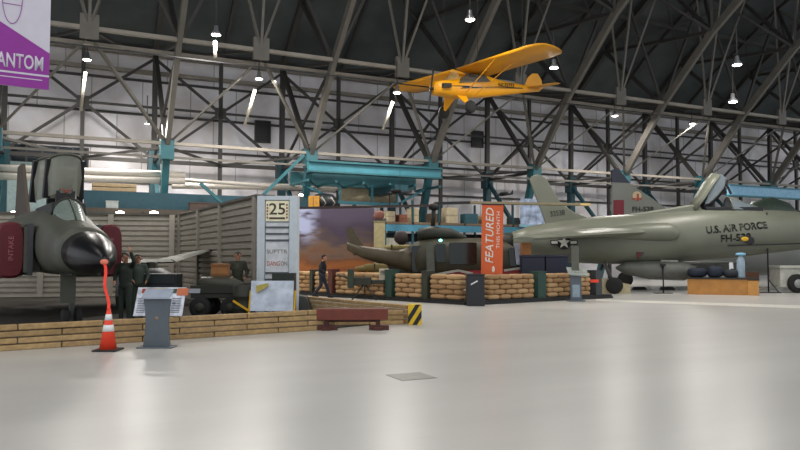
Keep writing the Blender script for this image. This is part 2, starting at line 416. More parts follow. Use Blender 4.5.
# light blue girder at right
a = onv(728, 190, 32.5).x; b = onv(860, 195, 32.5).x; z = onv(760, 190, 32.5).z
t = thing('crane_girder', 'light blue girder near the wall at the right edge', 'crane', world=(a, 32.5, z-.45))
MB().box(0, -.1, 0, b-a, .1, .62).build('web_plate', mat('light_blue_paint', '8fc2e0', .45), t)
MB().box(0, -.25, .62, b-a, .25, .68).box(0, -.25, -.08, b-a, .25, 0).build('flange', TEALB, t)

# --- high bay lamps
LGLOW = mat('lamp_glow', (1.0, .9, .75), emit=22.0)
LHOUSE = mat('lamp_housing', '8a8d90', .4, .6)
LPOLE = mat('lamp_pole', '9c978a', .6)
ld = bpy.data.lights.new('lamp_light', 'AREA'); ld.shape = 'DISK'; ld.size = 1.1; ld.energy = LAMP_W; ld.color = LAMP_COL
ld2 = ld.copy(); ld2.energy = LAMP_W*2.7; ld2.size = 1.6
def lamp(pos, label, r=.22, energy=True, rod=1.2, pole=None):
    t = thing('high_bay_lamp', label, 'lamp', world=pos, group='bright round high bay lamps'); k = r/.22
    MB().lathe((0, 0, 0), [(.03*k, .42*k), (.09*k, .40*k), (.1*k, .2*k), (.2*k, .08*k), (.23*k, 0), (.21*k, 0), (.19*k, .02*k)], 18).build('housing', LHOUSE, t)
    MB().ellip((0, 0, .005), .19*k, .19*k, .05*k, 14, 6).build('bulb', LGLOW, t)
    MB().tube([(0, 0, .4*k), (0, 0, .4*k+rod)], .025).build('hanging_rod', STEELD, t)
    if pole: MB().tube([Vector(pole)*.22+Vector((0, .12, 0)), pole], .07).build('pole', LPOLE, t)
    if energy:
        l = bpy.data.objects.new('lamp_light', ld2 if pos.y > 26 and pos.x < 56 else ld); C.objects.link(l); l.parent = t; l.location = (0, 0, -.06)
LL = [(87, 60, 31, 'high bay lamp on a pale pole right of the hanging banner', .2, (-.2, .6, -2.2)),
      (216, 35, 27, 'high bay lamp in front of the high beam, above the corrugated wall', .2, (0, .1, -.9)),
      (259, 79, 32, 'high bay lamp on a pale pole above the corrugated wall', .19, (-.5, .6, -2.1)),
      (397, 93, 33, 'high bay lamp beside the yellow aircraft left wingtip', .2, (-.45, .6, -1.7)),
      (470, 20, 26, 'high bay lamp highest in the dark roof, above the yellow aircraft wing', .2, None),
      (554, 68, 29, 'high bay lamp just right of the yellow aircraft wingtip', .2, None),
      (737, 65, 28, 'upper of two bright lamps in the dark roof at right', .2, None),
      (733, 102, 30, 'lower of two bright lamps in the dark roof at right', .2, None),
      (615, 116, 42, 'dim distant lamp near the wall above the near jet fin', .2, None),
      (692, 124, 44, 'dim distant lamp near the wall above the raised canopy', .2, None),
      (147, 124, 34, 'small distant lamp beside the first teal leg', .12, None)]
for px, py, D, lab, r, pole in LL: lamp(at(px, py, D), lab, r, pole=pole)
for i, (x, y) in enumerate([(-6, 4), (-2, 8), (14, 0), (24, 0), (-8, 14), (3, 12), (12, 10), (22, 12), (-4, 21), (12, 22), (-15, 3), (-16, 12), (-12, -6), (-2, -6), (8, -6), (62, 30), (70, 31), (58, 33), (30, 4)]):
    lamp(Vector((x, y, 17.5)), 'unseen high bay lamp added to light the open floor and far wall', .22)  # unseen lamps, added to brighten the floor and the far wall
# low small lamps along the back of the revetment
for i, (px, py, D, lab) in enumerate([(14, 213, 30, 'small bright lamp on the corrugated wall top, left of the jet'), (120, 213, 30, 'small bright lamp on the corrugated wall top, right of the jet'),
        (154, 213, 30, 'small bright lamp on the corrugated wall top, below the teal leg'), (301, 195, 32, 'small lamp above the mural beside the 25 panel'),
        (300, 209, 31.6, 'small bulb at the mural top left corner'), (311, 209, 31.6, 'second small bulb along the mural top edge'), (322, 209, 31.6, 'third small bulb along the mural top edge'), (333, 209, 31.6, 'fourth small bulb along the mural top edge')]):
    t = thing('spot_lamp', lab, 'lamp', world=at(px, py, D), group='small lamps low by the wall')
    r = .12 if i < 3 else .07
    MB().ellip((0, 0, 0), r*1.5, r, r*.7).build('bulb', LGLOW, t); MB().box(-r*1.3, -r*.6, -r*1.4, r*1.3, r*.9, -r*.6).build('base', GIRT, t)
    MB().box(-.03, -.03, -.35, .03, .03, -r).build('bracket', GIRT, t)

# ================================================================ REVETMENT (corrugated steel walls and 25 panel)
CORR = mat('corrugated_steel', 'a39c90', .5, .25, .1, 3)
CORRD = mat('corrugated_groove', '5b564f', .6, .2, .1, 3)
def corr_wall(name, A, B, H, label, posts, th=.5, pitch=.2):
    L = (B-A).length; d = (B-A).normalized()
    r = thing(name, label, 'wall', world=cw(A.x, A.y), rot=(0, 0, -TH+math.atan2(d.y, d.x)))
    n = int(H/pitch); mb = MB()
    prof = []
    for i in range(n):
        z = i*H/n; p = H/n
        prof += [(0.0, z), (0.0, z+p*.55), (.07, z+p*.68), (.07, z+p*.87)]
    prof.append((0.0, H))
    ra = [[Vector((x, y, z)) for y, z in prof] for x in (0, L)]
    mb.rings(ra, cap=False, smooth=False, closed=False)
    mb.box(0, .12, 0, L, th, H)
    mb.build('panel', CORR, r)
    for s in posts: MB().box(L*s-.11, -.07, 0, L*s+.11, .12, H+.02).build('post', CORR, r)
    MB().box(0, -.05, H, L, th+.03, H+.08).build('top_cap', CORRD, r)
    return r
PA = Vector((W(-40, 257, 27.6).x, 27.6)); PB = Vector((W(178, 257, 29).x, 29.0)); PC = Vector((W(257, 257, 20).x, 20.0))
corr_wall('revetment_wall', PA, PB, 3.32, 'long grey corrugated steel wall behind the fighter jet', [0.03, .36, .68, .97])
corr_wall('revetment_wall', PB, PC, 3.32, 'grey corrugated steel wall running towards the viewer, ending at the 25 panel', [.02, .33, .62, .98])
LB = mat('pale_blue_steel', 'ccd6de', .5, .1, .05)
t = thing('numbered_panel', 'pale blue grey louvred end panel numbered 25', 'panel', W(257, 257, 19.9).x, 19.85)
PW = W(297, 257, 19.9).x - W(257, 257, 19.9).x; H = W(257, 196, 19.9).z
fr = MB(); fr.box(0, 0, 0, .22, .5, H).box(PW-.22, 0, 0, PW, .5, H).box(.22, 0, H-.12, PW-.22, .5, H).box(.22, .12, 0, PW-.22, .5, H-.12)
fr.build('frame', LB, t, bevel=.008)
zt = H-.12; z25 = H-.72
MB().box(.24, .02, z25, PW-.24, .12, zt-.02).build('number_plate', mat('lit_cream_plate', 'fff2d0', .5), t)  # cream raised to put the warm lamp glow into the plate colour
text('25', 'number', mat('plate_ink', '4a4238', .6), t, (PW/2, .018, (zt+z25)/2+.05), FACE, .5, width=.46, height=.33, bold=.01)
MB().box(PW/2-.22, .005, z25+.06, PW/2+.22, .02, z25+.11).build('underline', mat('plate_ink', '4a4238'), t)
for sx in (.29, PW-.29):
    mm = MB()
    for i in range(5): mm.box(sx-.02, .005, z25+.08+i*.09, sx+.02, .02, z25+.13+i*.09)
    mm.build('stencil_marks', mat('rust_ink', '8a4a3a'), t)
lv = MB(); z = .2; zs = []
while z < z25-.1: zs.append(z); z += .185
SLT = mat('slat_dark', '55585c', .5)
for z in zs:
    if abs(z-(z25-.95)) < .2 or abs(z-(z25-1.3)) < .16: continue
    MB().box(.24, .03, z, PW-.24, .1, z+.05).build('slat', SLT, t)
MB().box(.24, .06, .1, PW-.24, .118, z25-.05).build('back_plate', mat('plate_white', 'd8dbe0'), t)
text('SUPTTR', 'stencil_text', mat('stencil_dark', '7d776c'), t, (PW/2, .055, z25-.86), FACE, .2, width=.58, height=.11)
text('DANG', 'stencil_text', mat('stencil_red', 'b2503c'), t, (PW/2-.1, .055, z25-1.2), FACE, .2, width=.36, height=.13)
text('ON', 'stencil_text', mat('stencil_dark', '5a5348'), t, (PW/2+.2, .055, z25-1.2), FACE, .2, width=.18, height=.13)
# dark green junction cabinet in front of the panel
t = thing('metal_cabinet', 'dark green box standing at the foot of the 25 panel', 'cabinet', W(283, 257, 19.2).x, 19.2)
MB().box(-.3, 0, 0, .32, .35, 1.16).build('body', mat('cab_green', '2b332e'), t, bevel=.01); MB().box(.0, -.015, .1, .015, .0, 1.05).build('door_seam', BLACK, t); MB().box(.04, -.04, .8, .07, 0, .95).build('handle', STEELD, t)
# rocks / grey duct at the panel's right
t = thing('equipment_cover', 'dark grey sloped cover on the floor right of the 25 panel', 'cover', W(302, 257, 20.6).x, 20.6)
MB().prism([(-.3, -.2, 0), (.35, -.2, 0), (.15, -.2, .45), (-.2, -.2, .5)], (0, .5, 0)).build('body', mat('cover_grey', '4a4b48', .7), t, bevel=.03)
MB().box(-.32, -.22, 0, .37, .32, .06).build('base', BLACK, t)

# mural behind
MUR = bpy.data.materials.new('mural_paint'); MUR.use_nodes = True; nt = MUR.node_tree; b = nt.nodes['Principled BSDF']; b.inputs['Roughness'].default_value = .7
tc = nt.nodes.new('ShaderNodeTexCoord'); no = nt.nodes.new('ShaderNodeTexNoise'); no.inputs['Scale'].default_value = .9; no.inputs['Detail'].default_value = 5
mp = nt.nodes.new('ShaderNodeMapping'); mp.inputs['Scale'].default_value = (.6, 1, 1.8); nt.links.new(tc.outputs['Object'], mp.inputs['Vector']); nt.links.new(mp.outputs['Vector'], no.inputs['Vector'])
sep = nt.nodes.new('ShaderNodeSeparateXYZ'); nt.links.new(tc.outputs['Object'], sep.inputs[0])
m1 = nt.nodes.new('ShaderNodeMath'); m1.operation = 'MULTIPLY_ADD'; nt.links.new(no.outputs['Fac'], m1.inputs[0]); m1.inputs[1].default_value = 3.0
m1b = nt.nodes.new('ShaderNodeMath'); m1b.operation = 'SUBTRACT'; m1b.inputs[1].default_value = 1.5
nt.links.new(sep.outputs['Z'], m1.inputs[2]); nt.links.new(m1.outputs[0], m1b.inputs[0])
m2 = nt.nodes.new('ShaderNodeMath'); m2.operation = 'DIVIDE'; m2.inputs[1].default_value = 3.8; nt.links.new(m1b.outputs[0], m2.inputs[0])
rp = nt.nodes.new('ShaderNodeValToRGB'); nt.links.new(m2.outputs[0], rp.inputs['Fac'])
E_ = rp.color_ramp.elements; E_[0].position = .1; E_[0].color = lin('8a4f2a')+(1,); E_[1].position = .95; E_[1].color = lin('5a4f62')+(1,)
for p_, c_ in [(.3, 'a5622f'), (.42, '7d4f30'), (.52, '7a5f4e'), (.62, '5d4c4c'), (.72, '4a3d50')]:
    e = rp.color_ramp.elements.new(p_); e.color = lin(c_)+(1,)
n5 = nt.nodes.new('ShaderNodeTexNoise'); n5.inputs['Scale'].default_value = 1.6; nt.links.new(mp.outputs['Vector'], n5.inputs['Vector'])
# pale blue cloud at the left top of the mural
mr = nt.nodes.new('ShaderNodeMapRange'); nt.links.new(sep.outputs['X'], mr.inputs['Value']); mr.inputs[1].default_value = 1.5; mr.inputs[2].default_value = .9
mz = nt.nodes.new('ShaderNodeMapRange'); nt.links.new(sep.outputs['Z'], mz.inputs['Value']); mz.inputs[1].default_value = 2.1; mz.inputs[2].default_value = 2.8
mm_ = nt.nodes.new('ShaderNodeMath'); mm_.operation = 'MULTIPLY'; nt.links.new(mr.outputs[0], mm_.inputs[0]); nt.links.new(mz.outputs[0], mm_.inputs[1])
m3 = nt.nodes.new('ShaderNodeMath'); m3.operation = 'MULTIPLY'; nt.links.new(mm_.outputs[0], m3.inputs[0]); 
mr2 = nt.nodes.new('ShaderNodeMapRange'); nt.links.new(n5.outputs['Fac'], mr2.inputs['Value']); mr2.inputs[1].default_value = .38; mr2.inputs[2].default_value = .52
nt.links.new(mr2.outputs[0], m3.inputs[1])
mx = nt.nodes.new('ShaderNodeMix'); mx.data_type = 'RGBA'; nt.links.new(m3.outputs[0], mx.inputs[0]); nt.links.new(rp.outputs['Color'], mx.inputs[6]); mx.inputs[7].default_value = lin('b9bfe0')+(1,)
nt.links.new(mx.outputs[2], b.inputs['Base Color'])
x0, x1 = W(288, 257, 31.5).x, W(374, 257, 31.5).x
t = thing('mural_board', 'tall painted backdrop of brown earth and purple smoke behind the sandbags', 'backdrop', x0, 31.5)
MB().box(0, 0, 0, x1-x0, .1, W(300, 208, 31.5).z).build('painted_face', MUR, t)
MB().box(0, .1, 0, x1-x0, .16, 3.8).build('back_board', GIRT, t)
# cream pillar and red-orange crate at the mural's right
x = W(386, 257, 31).x
tag(MB().box(0, 0, 0, .2, .2, 3.1).build('signboard_post', mat('cream_post', 'b3a77c'), thing('cream_partition', 'pale yellow partition edge at the mural right end', 'partition', x-.5, 31.2)), '', '') if False else None
t = thing('partition', 'pale yellow partition panel at the right end of the mural', 'partition', x-.55, 31.3)
MB().box(0, 0, 0, .5, .1, 3.15).build('panel', mat('cream_post', 'b3a77c'), t); MB().box(-.03, -.02, 3.15, .53, .12, 3.22).build('top_rail', mat('rail_tan', '8d7f5c'), t)
t = thing('cloth_bundle', 'dull red bundle on top of the pale yellow partition', 'bundle', x-.3, 31.4, z=3.23)
MB().ellip((0, 0, .25), .22, .1, .2, e=.8).ellip((-.12, 0, .2), .16, .1, .15).build('cloth', mat('dull_red', '7d5046', .8), t); MB().box(-.25, -.06, 0, .25, .1, .07).build('tray', GIRT, t)
# engine on the mezzanine behind the mural
q = W(324, 201, 35.0)
t = thing('aircraft_engine', 'dark engine with pale pipes above the mural top left', 'engine', q.x, 35.0, z=3.76)
MB().lathe((0, 0, .55), [(.1, -.6), (.42, -.45), (.5, 0), (.42, .45), (.15, .7)], 16, 'x').build('casing', mat('engine_dark', '24282c', .4, .5), t)
for i in range(3): MB().tube([(-.5+i*.45, -.48, .25), (-.3+i*.45, -.58, .5), (-.5+i*.45, -.48, .8)], .035).build('exhaust_pipe', BEAM, t)
MB().box(-.6, -.3, 0, .6, .3, .12).build('stand', mat('yell', 'b07d22'), t)
q = W(314, 202, 34.6)
t = thing('yellow_cabinet', 'dull yellow cabinet above the mural beside teal leg', 'cabinet', q.x, 34.4, z=3.76)
MB().box(-.25, 0, 0, .28, .35, .85).build('body', mat('yell', 'b07d22'), t, bevel=.01); MB().box(-.02, -.01, .05, .0, 0, .8).build('door_seam', BLACK, t)
# tan tank/cover above
q = W(368, 193, 40.6)
t = thing('fabric_cover', 'wide tan cylinder under wraps below the teal crane girder', 'cover', q.x, 40.6, z=q.z-.55)
MB().lathe((0, 0, .55), [(.3, -1.7), (.6, -1.5), (.65, -.6), (.62, .3), (.65, 1.2), (.45, 1.7)], 18, 'x').build('wrap', mat('tan_wrap', 'a39a82', .8), t)
for xx in (-.9, 0, .9): MB().lathe((xx, 0, .55), [(.56, -.03), (.59, -.03), (.59, .03), (.56, .03)], 18, 'x').build('strap', GIRT, t)
for xx in (-.8, .8): MB().box(xx-.1, -.3, -.6, xx+.1, .3, .1).build('cradle', TEALD, t)

# ================================================================ STORAGE RACK behind the helicopter
a = onv(384, 225, 33.2); b = onv(534, 225, 33.2); L = b.x-a.x
t = thing('storage_rack', 'long teal storage rack with blue rails behind the helicopter', 'rack', world=(a.x, 33.0, 0))
for i in range(7):
    for yy in (0, 1.5): MB().box(L*i/6-.05, yy, 0, L*i/6+.05, yy+.1, 4.6 if i % 3 else 3.6).build('upright', TEALD, t)
MB().box(0, -.03, 2.95, L, 0.03, 3.3).build('front_rail', mat('rail_blue', '3f7d95', .5), t)
MB().box(0, 0, 3.32, L, 1.6, 3.44).build('shelf_board', mat('shelf_brown', '6d5c49', .7), t)
MB().box(0, 0, 1.5, L, 1.6, 1.58).build('shelf_board', mat('shelf_brown', '6d5c49', .7), t)
MB().box(0, 1.55, 0, L, 1.62, 2.9).build('back_sheet', mat('back_sheet', '2b3338', .8), t)
bx = [(.35, .5, .55, 'a3957a', 'tan carton at the left end of the rack shelf'), (1.0, .45, .4, '7c4a38', 'reddish brown carton near left end of the rack shelf'), (1.6, .45, .75, 'ac9e80', 'tall tan carton left of the leaning teal leg'),
      (2.7, .6, .5, '5b4c3f', 'dark brown carton right of the leaning teal leg'), (3.6, .7, .85, 'b6a98c', 'large pale carton at the middle of the rack shelf'),
      (4.7, .8, .55, '2d5560', 'teal blue bin at the middle of the rack shelf'), (5.6, .5, .5, 'a89674', 'tan carton just left of the orange banner'), (6.15, .4, .6, 'c2b492', 'pale narrow carton just left of the orange banner'),
      (7.3, .5, .4, '3a4044', 'dark grey bin right of the orange banner')]
for (xx, w, h, c, lab) in bx:
    r = thing('carton', lab, 'box', world=(a.x+xx*L/8.4, 33.5, 3.45), group='boxes on the rack shelf')
    MB().box(-w/2, -.3, 0, w/2, .3, h).build('body', mat('carton'+c, c, .75), r, bevel=.012)
    MB().box(-w/2-.004, -.305, h*.45, w/2+.004, -.2, h*.55).build('tape', mat('tape'+c, tuple(v*.7 for v in lin(c))), r)
for (xx, w, h, c, lab) in [(.5, .6, 1.0, 'a9a89c', 'pale panel standing on the lower rack shelf at left'), (1.6, .5, .8, '8f97a0', 'grey box on the lower rack shelf, second from left'), (3.2, .8, .7, '3a4648', 'dark box on the lower rack shelf'), (5.0, 1, .9, '49555a', 'grey blue box on the lower rack shelf behind the helicopter')]:
    r = thing('carton', lab, 'box', world=(a.x+xx*L/8.4, 33.5, 1.59), group='boxes on the lower rack shelf')
    MB().box(-w/2, -.3, 0, w/2, .3, h).build('body', mat('carton'+c, c, .75), r, bevel=.012); MB().box(-w/2-.01, -.31, h-.08, w/2+.01, .31, h+.01).build('lid', mat('carton'+c, c), r)
# blue and white poster board right of the banner
a_ = onv(521, 225, 32.7); b_ = onv(544, 200, 32.7)
t = thing('poster_board', 'white and blue poster board on the rack left of the near tail fin', 'poster', world=(a_.x, 32.7, 3.3))
MB().box(0, 0, .15, b_.x-a_.x, .06, b_.z-a_.z+.15).build('board', mat('poster_paint', 'a5b4cf', .5, 0, .6, 2.5), t)
MB().box(-.05, .0, 0, b_.x-a_.x+.05, .1, .15).build('ledge', mat('rail_lightblue', '86b3c6'), t)
# small dark model aircraft / rotor pieces on the rack
for (px, py, w, lab) in [(400, 193, 1.5, 'small dark model aircraft above the rack, left of leaning teal leg'), (505, 195, 1.0, 'small dark model aircraft hanging above the orange banner')]:
    q = W(px, py, 36)
    t = thing('model_aircraft', lab, 'model', q.x, 36, z=q.z)
    MB().tube([(-w*.45, 0, 0), (-w*.2, 0, .02), (w*.4, 0, .05)], [.03, .1, .03]).build('fuselage', BLACK, t)
    MB().box(-w*.3, -w*.7, .05, w*.05, w*.7, .09).build('wing', BLACK, t)
    MB().prism([(w*.25, -.02, .05), (w*.42, -.02, .05), (w*.42, -.02, .3)], (0, .04, 0)).build('fin', BLACK, t)
    MB().tube([(0, 0, .05), (0, 0, 1.2)], .012).build('hanging_wire', BLACK, t)

# ================================================================ TIMBER BORDER
WOODS = [mat('timber_%d' % i, c, .75, 0, .22, 9, .3) for i, c in enumerate(['a98c60', 'a68960', 'b09367', '9c8158'])]
def timbers(A, B, n, courses, h, depth, where, grp):
    d = (B-A); L = d.length; ang = math.atan2(d.y, d.x); seg = L/n
    for c in range(courses):
        off = .5*seg*(c % 2)
        pos = [0] + [off+seg*i for i in range(1 if off == 0 else 0, n + (0 if off == 0 else 0))] + [L]
        pos = sorted(set(round(p, 4) for p in pos if 0 <= p <= L))
        for j, (p0, p1) in enumerate(zip(pos[:-1], pos[1:])):
            if p1-p0 < .05: continue
            m_ = A + d.normalized()*(p0+p1)/2
            o = MB().box(-(p1-p0)/2+.008, 0, 0, (p1-p0)/2-.008, depth, h-.02).build('landscape_timber', random.choice(WOODS), bevel=.018)
            o.location = cw(m_.x, m_.y, c*h); o.rotation_euler = (0, 0, -TH+ang)
            cn = ['bottom', 'second', 'third', 'top'][c] if courses == 4 else ['bottom', 'middle', 'top'][c]
            num = ['first', 'second', 'third', 'fourth', 'fifth', 'sixth', 'seventh'][j]
            tag(o, 'tan timber, %s course of the %s, %s from left' % (cn, where, num), 'timber', grp)
TA, TB = G(-30, 353.5), G(336, 329.0)
timbers(TA, TB, 5, 4, .115, .14, 'front border', 'timbers of the front border')
TC = Vector((W(290, 257, 21.6).x, 21.6, 0)); TD = Vector((W(407, 257, 16.9).x, 16.9, 0))
timbers(TC, TD, 3, 4, .115, .14, 'rear return border', 'timbers of the return border')
TE = Vector((W(334, 257, 16.2).x+.02, 16.35, 0)); TF = Vector((W(404, 257, 16.6).x, 16.75, 0))
timbers(TE, TF, 2, 3, .115, .14, 'short border behind the red bench', 'timbers behind the bench')
ground_poly([TA+Vector((0, .2, 0)), TB+Vector((0, .2, 0)), TD+Vector((-.4, .1, 0)), TC, Vector((PC.x, PC.y-.2, 0)), Vector((PB.x, PB.y-.2, 0)), Vector((PA.x, PA.y-.2, 0))], .02, 'floor_shade_bed', FLOORB)  # dark brown sheet added for the shade under the fighter jet
# yellow / black hazard block
t = thing('hazard_block', 'yellow block with black diagonal stripes at the timber border end', 'barrier', W(408, 257, 16.6).x, 16.6)
w = .32; H = .48
MB().box(0, 0, 0, w, .4, H).build('body', mat('hazard_yellow', 'e0b81c', .5), t, bevel=.008)
for s in (-.12, .1, .32):
    poly = []
    def cl(x, z): return (x, -.008, z)
    # diagonal stripe clipped to the face
    pts = [(s, 0), (s+.11, 0), (s+.11+.3, H), (s+.3, H)]
    def clip(pl, f_, g_):
        out = []
        for i in range(len(pl)):
            p, q = pl[i], pl[(i+1) % len(pl)]
            if f_(p): out.append(p)
            if f_(p) != f_(q):
                k = g_(p, q); out.append((p[0]+(q[0]-p[0])*k, p[1]+(q[1]-p[1])*k))
        return out
    pts = clip(pts, lambda p: p[0] >= 0, lambda p, q: (0-p[0])/(q[0]-p[0])); pts = clip(pts, lambda p: p[0] <= w, lambda p, q: (w-p[0])/(q[0]-p[0])) if pts else pts
    if len(pts) > 2: MB().prism([cl(*p) for p in pts], (0, .01, 0)).build('stripe', BLACK, t)

# ================================================================ BENCH
RUST = mat('oxblood_paint', '6e3326', .6, 0, .15)
p0, p1 = G(322, 328.5), G(392, 328)
t = thing('bench', 'low oxblood red wooden bench in front of the timber border', 'bench', (p0.x+p1.x)/2-.09, 15.6, yaw=.05)
hl = (p1.x-p0.x)/2
MB().box(-hl, -.16, .40, hl, .18, .46).build('seat', RUST, t, bevel=.01)
MB().box(-hl, -.18, .22, hl, -.13, .44).build('apron', RUST, t, bevel=.008)
for s in (-1, 1):
    lg = MB().box(s*hl*.72-.05, -.12, .05, s*hl*.72+.05, .14, .4); lg.box(s*hl*.72-.2, -.2, 0, s*hl*.72+.24, -.08, .1).box(s*hl*.72-.1, -.3, 0, s*hl*.72+.1, .3, .07)
    lg.build('leg', mat('oxblood_dark', '4d231c', .6), t, bevel=.008)
MB().box(-hl*.7, -.02, .16, hl*.7, .04, .24).build('stretcher', mat('oxblood_dark', '4d231c'), t)

# ================================================================ CONE
q = G(108, 350.5)
t = thing('traffic_cone', 'orange traffic cone with two white bands below the jet nose', 'cone', q.x, q.y)
OR = mat('cone_orange', 'f0452a', .5, 0, .03); OR.node_tree.nodes['Principled BSDF'].inputs['Emission Strength'].default_value = 0
prof = lambda z: .145 + (.03-.145)*(z-.03)/.68
def ringp(z0, z1, off): return [(prof(z0)+off, z0), (prof(z1)+off, z1)]
MB().lathe((0, 0, 0), [(.02, .03)] + ringp(.03, .71, 0) + [(.0, .71)], 24).build('body', OR, t)
MB().box(-.2, -.2, 0, .2, .2, .03).build('base', mat('cone_base', '2b2422', .8), t, bevel=.01)
for z0, z1 in ((.33, .44), (.52, .62)):
    MB().lathe((0, 0, 0), [(prof(z0), z0)] + ringp(z0, z1, .003) + [(prof(z1), z1)], 24).build('reflective_band', mat('band_white', 'e6e6e6', .4), t)

# ================================================================ STANDS AND SIGNS
q = G(157, 347.5)
t = thing('information_stand', 'grey steel pedestal stand right of the orange cone', 'stand', q.x, q.y)
STG = mat('stand_grey', '5d666e', .45, .3, .06)
bd = MB()
pts = [(-.235, .02), (.235, .02), (.215, .2), (.2, .45), (.215, .7), (.24, .86), (-.24, .86), (-.215, .7), (-.2, .45), (-.215, .2)]
bd.prism([(x, -.04, z) for x, z in pts], (0, .08, 0)).build('column', STG, t, bevel=.008)
MB().box(-.31, -.16, 0, .31, .16, .025).build('base_plate', STG, t, bevel=.005)
top = MB().prism([(-.25, -.12, .86), (-.25, .1, 1.0), (-.25, .1, 1.03), (-.25, -.12, .89)], (.5, 0, 0)).build('sloping_top', mat('stand_top', '9aa4b4', .35), t, bevel=.004)
MB().ellip((.0, -.042, .52), .035, .006, .03).build('keyhole', mat('key_brown', '8a7560'), t)
# wide picture panel
WP = mat('picture_panel', 'cdd2de', .5, 0, .35, 7)
q0, q1 = W(133, 316, 13.6), W(182, 286, 13.6)
t = thing('picture_sign', 'wide white picture panel tilted behind the grey pedestal stand', 'sign', (q0.x+q1.x)/2, 13.6)
hw = (q1.x-q0.x)/2; zb, zt = q0.z, q1.z-.04
MB().prism([(-hw, 0, zb), (-hw, .25, zt), (-hw, .29, zt), (-hw, .04, zb)], (2*hw, 0, 0)).build('panel', WP, t)
rng = random.Random(3)
for i, c in enumerate(['a03a28', 'b8ab86', '3e4a3c', 'c06a45', '7b7f88']):
    x = -hw*.55+i*.23
    f = lambda s: (zb+(zt-zb)*s)
    s0, s1 = (.72, .98) if i % 2 else (.8, .96)
    MB().prism([(x-.12, .25*s0-.012, f(s0)), (x+.1, .25*s0-.012, f(s0)), (x+.1, .25*s1-.012, f(s1)), (x-.12, .25*s1-.012, f(s1))], (0, .01, 0)).build('photo', mat('photo'+c, c), t)
for k in range(9):
    s0 = .12+.06*k
    f = lambda s: (zb+(zt-zb)*s)
    for sx in ((-hw*.9, -hw*.55), (hw*.5, hw*.88)):
        MB().prism([(sx[0], .25*s0-.008, f(s0)), (sx[1], .25*s0-.008, f(s0)), (sx[1], .25*(s0+.025)-.008, f(s0+.025)), (sx[0], .25*(s0+.025)-.008, f(s0+.025))], (0, .006, 0)).build('caption_line', mat('caption', '6a6e7c'), t)
for s in (-1, 1): MB().box(s*hw*.6-.03, .1, 0, s*hw*.6+.03, .16, zb+.25).build('leg', STG, t)
# white panel with yellow frame
q0, q1 = W(250, 311, 17.6), W(293, 281, 17.6)
t = thing('picture_sign', 'large pale blue picture panel on a yellow frame below the 25 panel', 'sign', (q0.x+q1.x)/2, 17.6)
hw = (q1.x-q0.x)/2; zb, zt = q0.z, q1.z
MB().prism([(-hw, 0, zb), (-hw, .12, zt), (-hw, .16, zt), (-hw, .04, zb)], (2*hw, 0, 0)).build('panel', mat('picture_blue', 'cdd8ea', .45, 0, .25, 3.5), t)
MB().prism([(-hw*.75, .02, zt-.12), (-hw*.2, .02, zt-.05), (-hw*.15, .02, zt-.12), (-hw*.7, .02, zt-.3)], (0, .02, 0)).build('photo', mat('photo_yellow', 'c8b860'), t)
for s in (-1, 1): MB().bar((s*(hw+.03), -.02, 0), (s*(hw+.03), .2, zt*.75), .045).build('leg', mat('yellow_frame', 'd8a81c'), t)
MB().bar((-hw-.03, .02, .25), (-hw-.45, .1, .5), .045).build('brace', mat('yellow_frame', 'd8a81c'), t)

# ================================================================ BOMB TRAILER, crate, drum
q0, q1 = W(193, 312, 18.6), W(246, 290, 18.6)
t = thing('ordnance_trailer', 'low dark trailer with wheels parked before the side corrugated wall', 'trailer', (q0.x+q1.x)/2, 18.8)
hw = (q1.x-q0.x)/2
MB().box(-hw, -.45, .52, hw, .45, .66).build('deck', OLIVED, t, bevel=.02)
MB().box(-hw, -.48, .66, hw, -.42, .86).box(-hw, .42, .66, hw, .48, .86).build('side_rail', OLIVED, t)
for s in (-.6, .55):
    for y in (-.5, .5):
        w_ = MB().lathe((s*hw, y-.09, .28), [(.14, 0), (.25, .0), (.28, .04), (.28, .14), (.25, .18), (.14, .18)], 20, 'y').build('wheel', RUBBER, t); MB().lathe((s*hw, y-.1, .28), [(.02, 0), (.14, .01), (.14, .19), (.02, .2)], 14, 'y').build('hub', OLIVED, w_)
MB().bar((hw, 0, .55), (hw+.7, -.2, .2), .06).build('tow_bar', OLIVED, t)
MB().tube([(-hw*.9, -.1, .88), (-hw*.7, -.1, .88), (hw*.4, -.1, .88), (hw*.9, -.1, .88)], [.05, .2, .2, .04], 14).build('finned_canister', mat('canister', '3b3a30', .5), t)
q = W(221, 272, 19)
t = thing('wooden_crate', 'orange brown wooden crate on the dark trailer', 'crate', q.x, 18.95, z=.875+.2)
t.location.z = 1.08
MB().box(-.22, -.16, 0, .22, .16, .34).build('body', mat('crate_orange', '9a6a3c', .7), t, bevel=.01)
for z in (.03, .27): MB().box(-.235, -.175, z, .235, .175, z+.05).build('batten', mat('crate_batten', '7e5530'), t)
q = W(246, 298, 18.2)
t = thing('steel_drum', 'dark steel drum beside the pale blue picture panel', 'drum', q.x, 18.0)
MB().lathe((0, 0, 0), [(.27, 0), (.29, .02), (.28, .28), (.3, .3), (.28, .32), (.28, .58), (.3, .6), (.28, .62), (.29, .88), (.26, .9)], 24).build('body', OLIVED, t)
MB().lathe((0, 0, .88), [(.26, 0), (.26, .02)], 24).build('lid', BLACK, t)

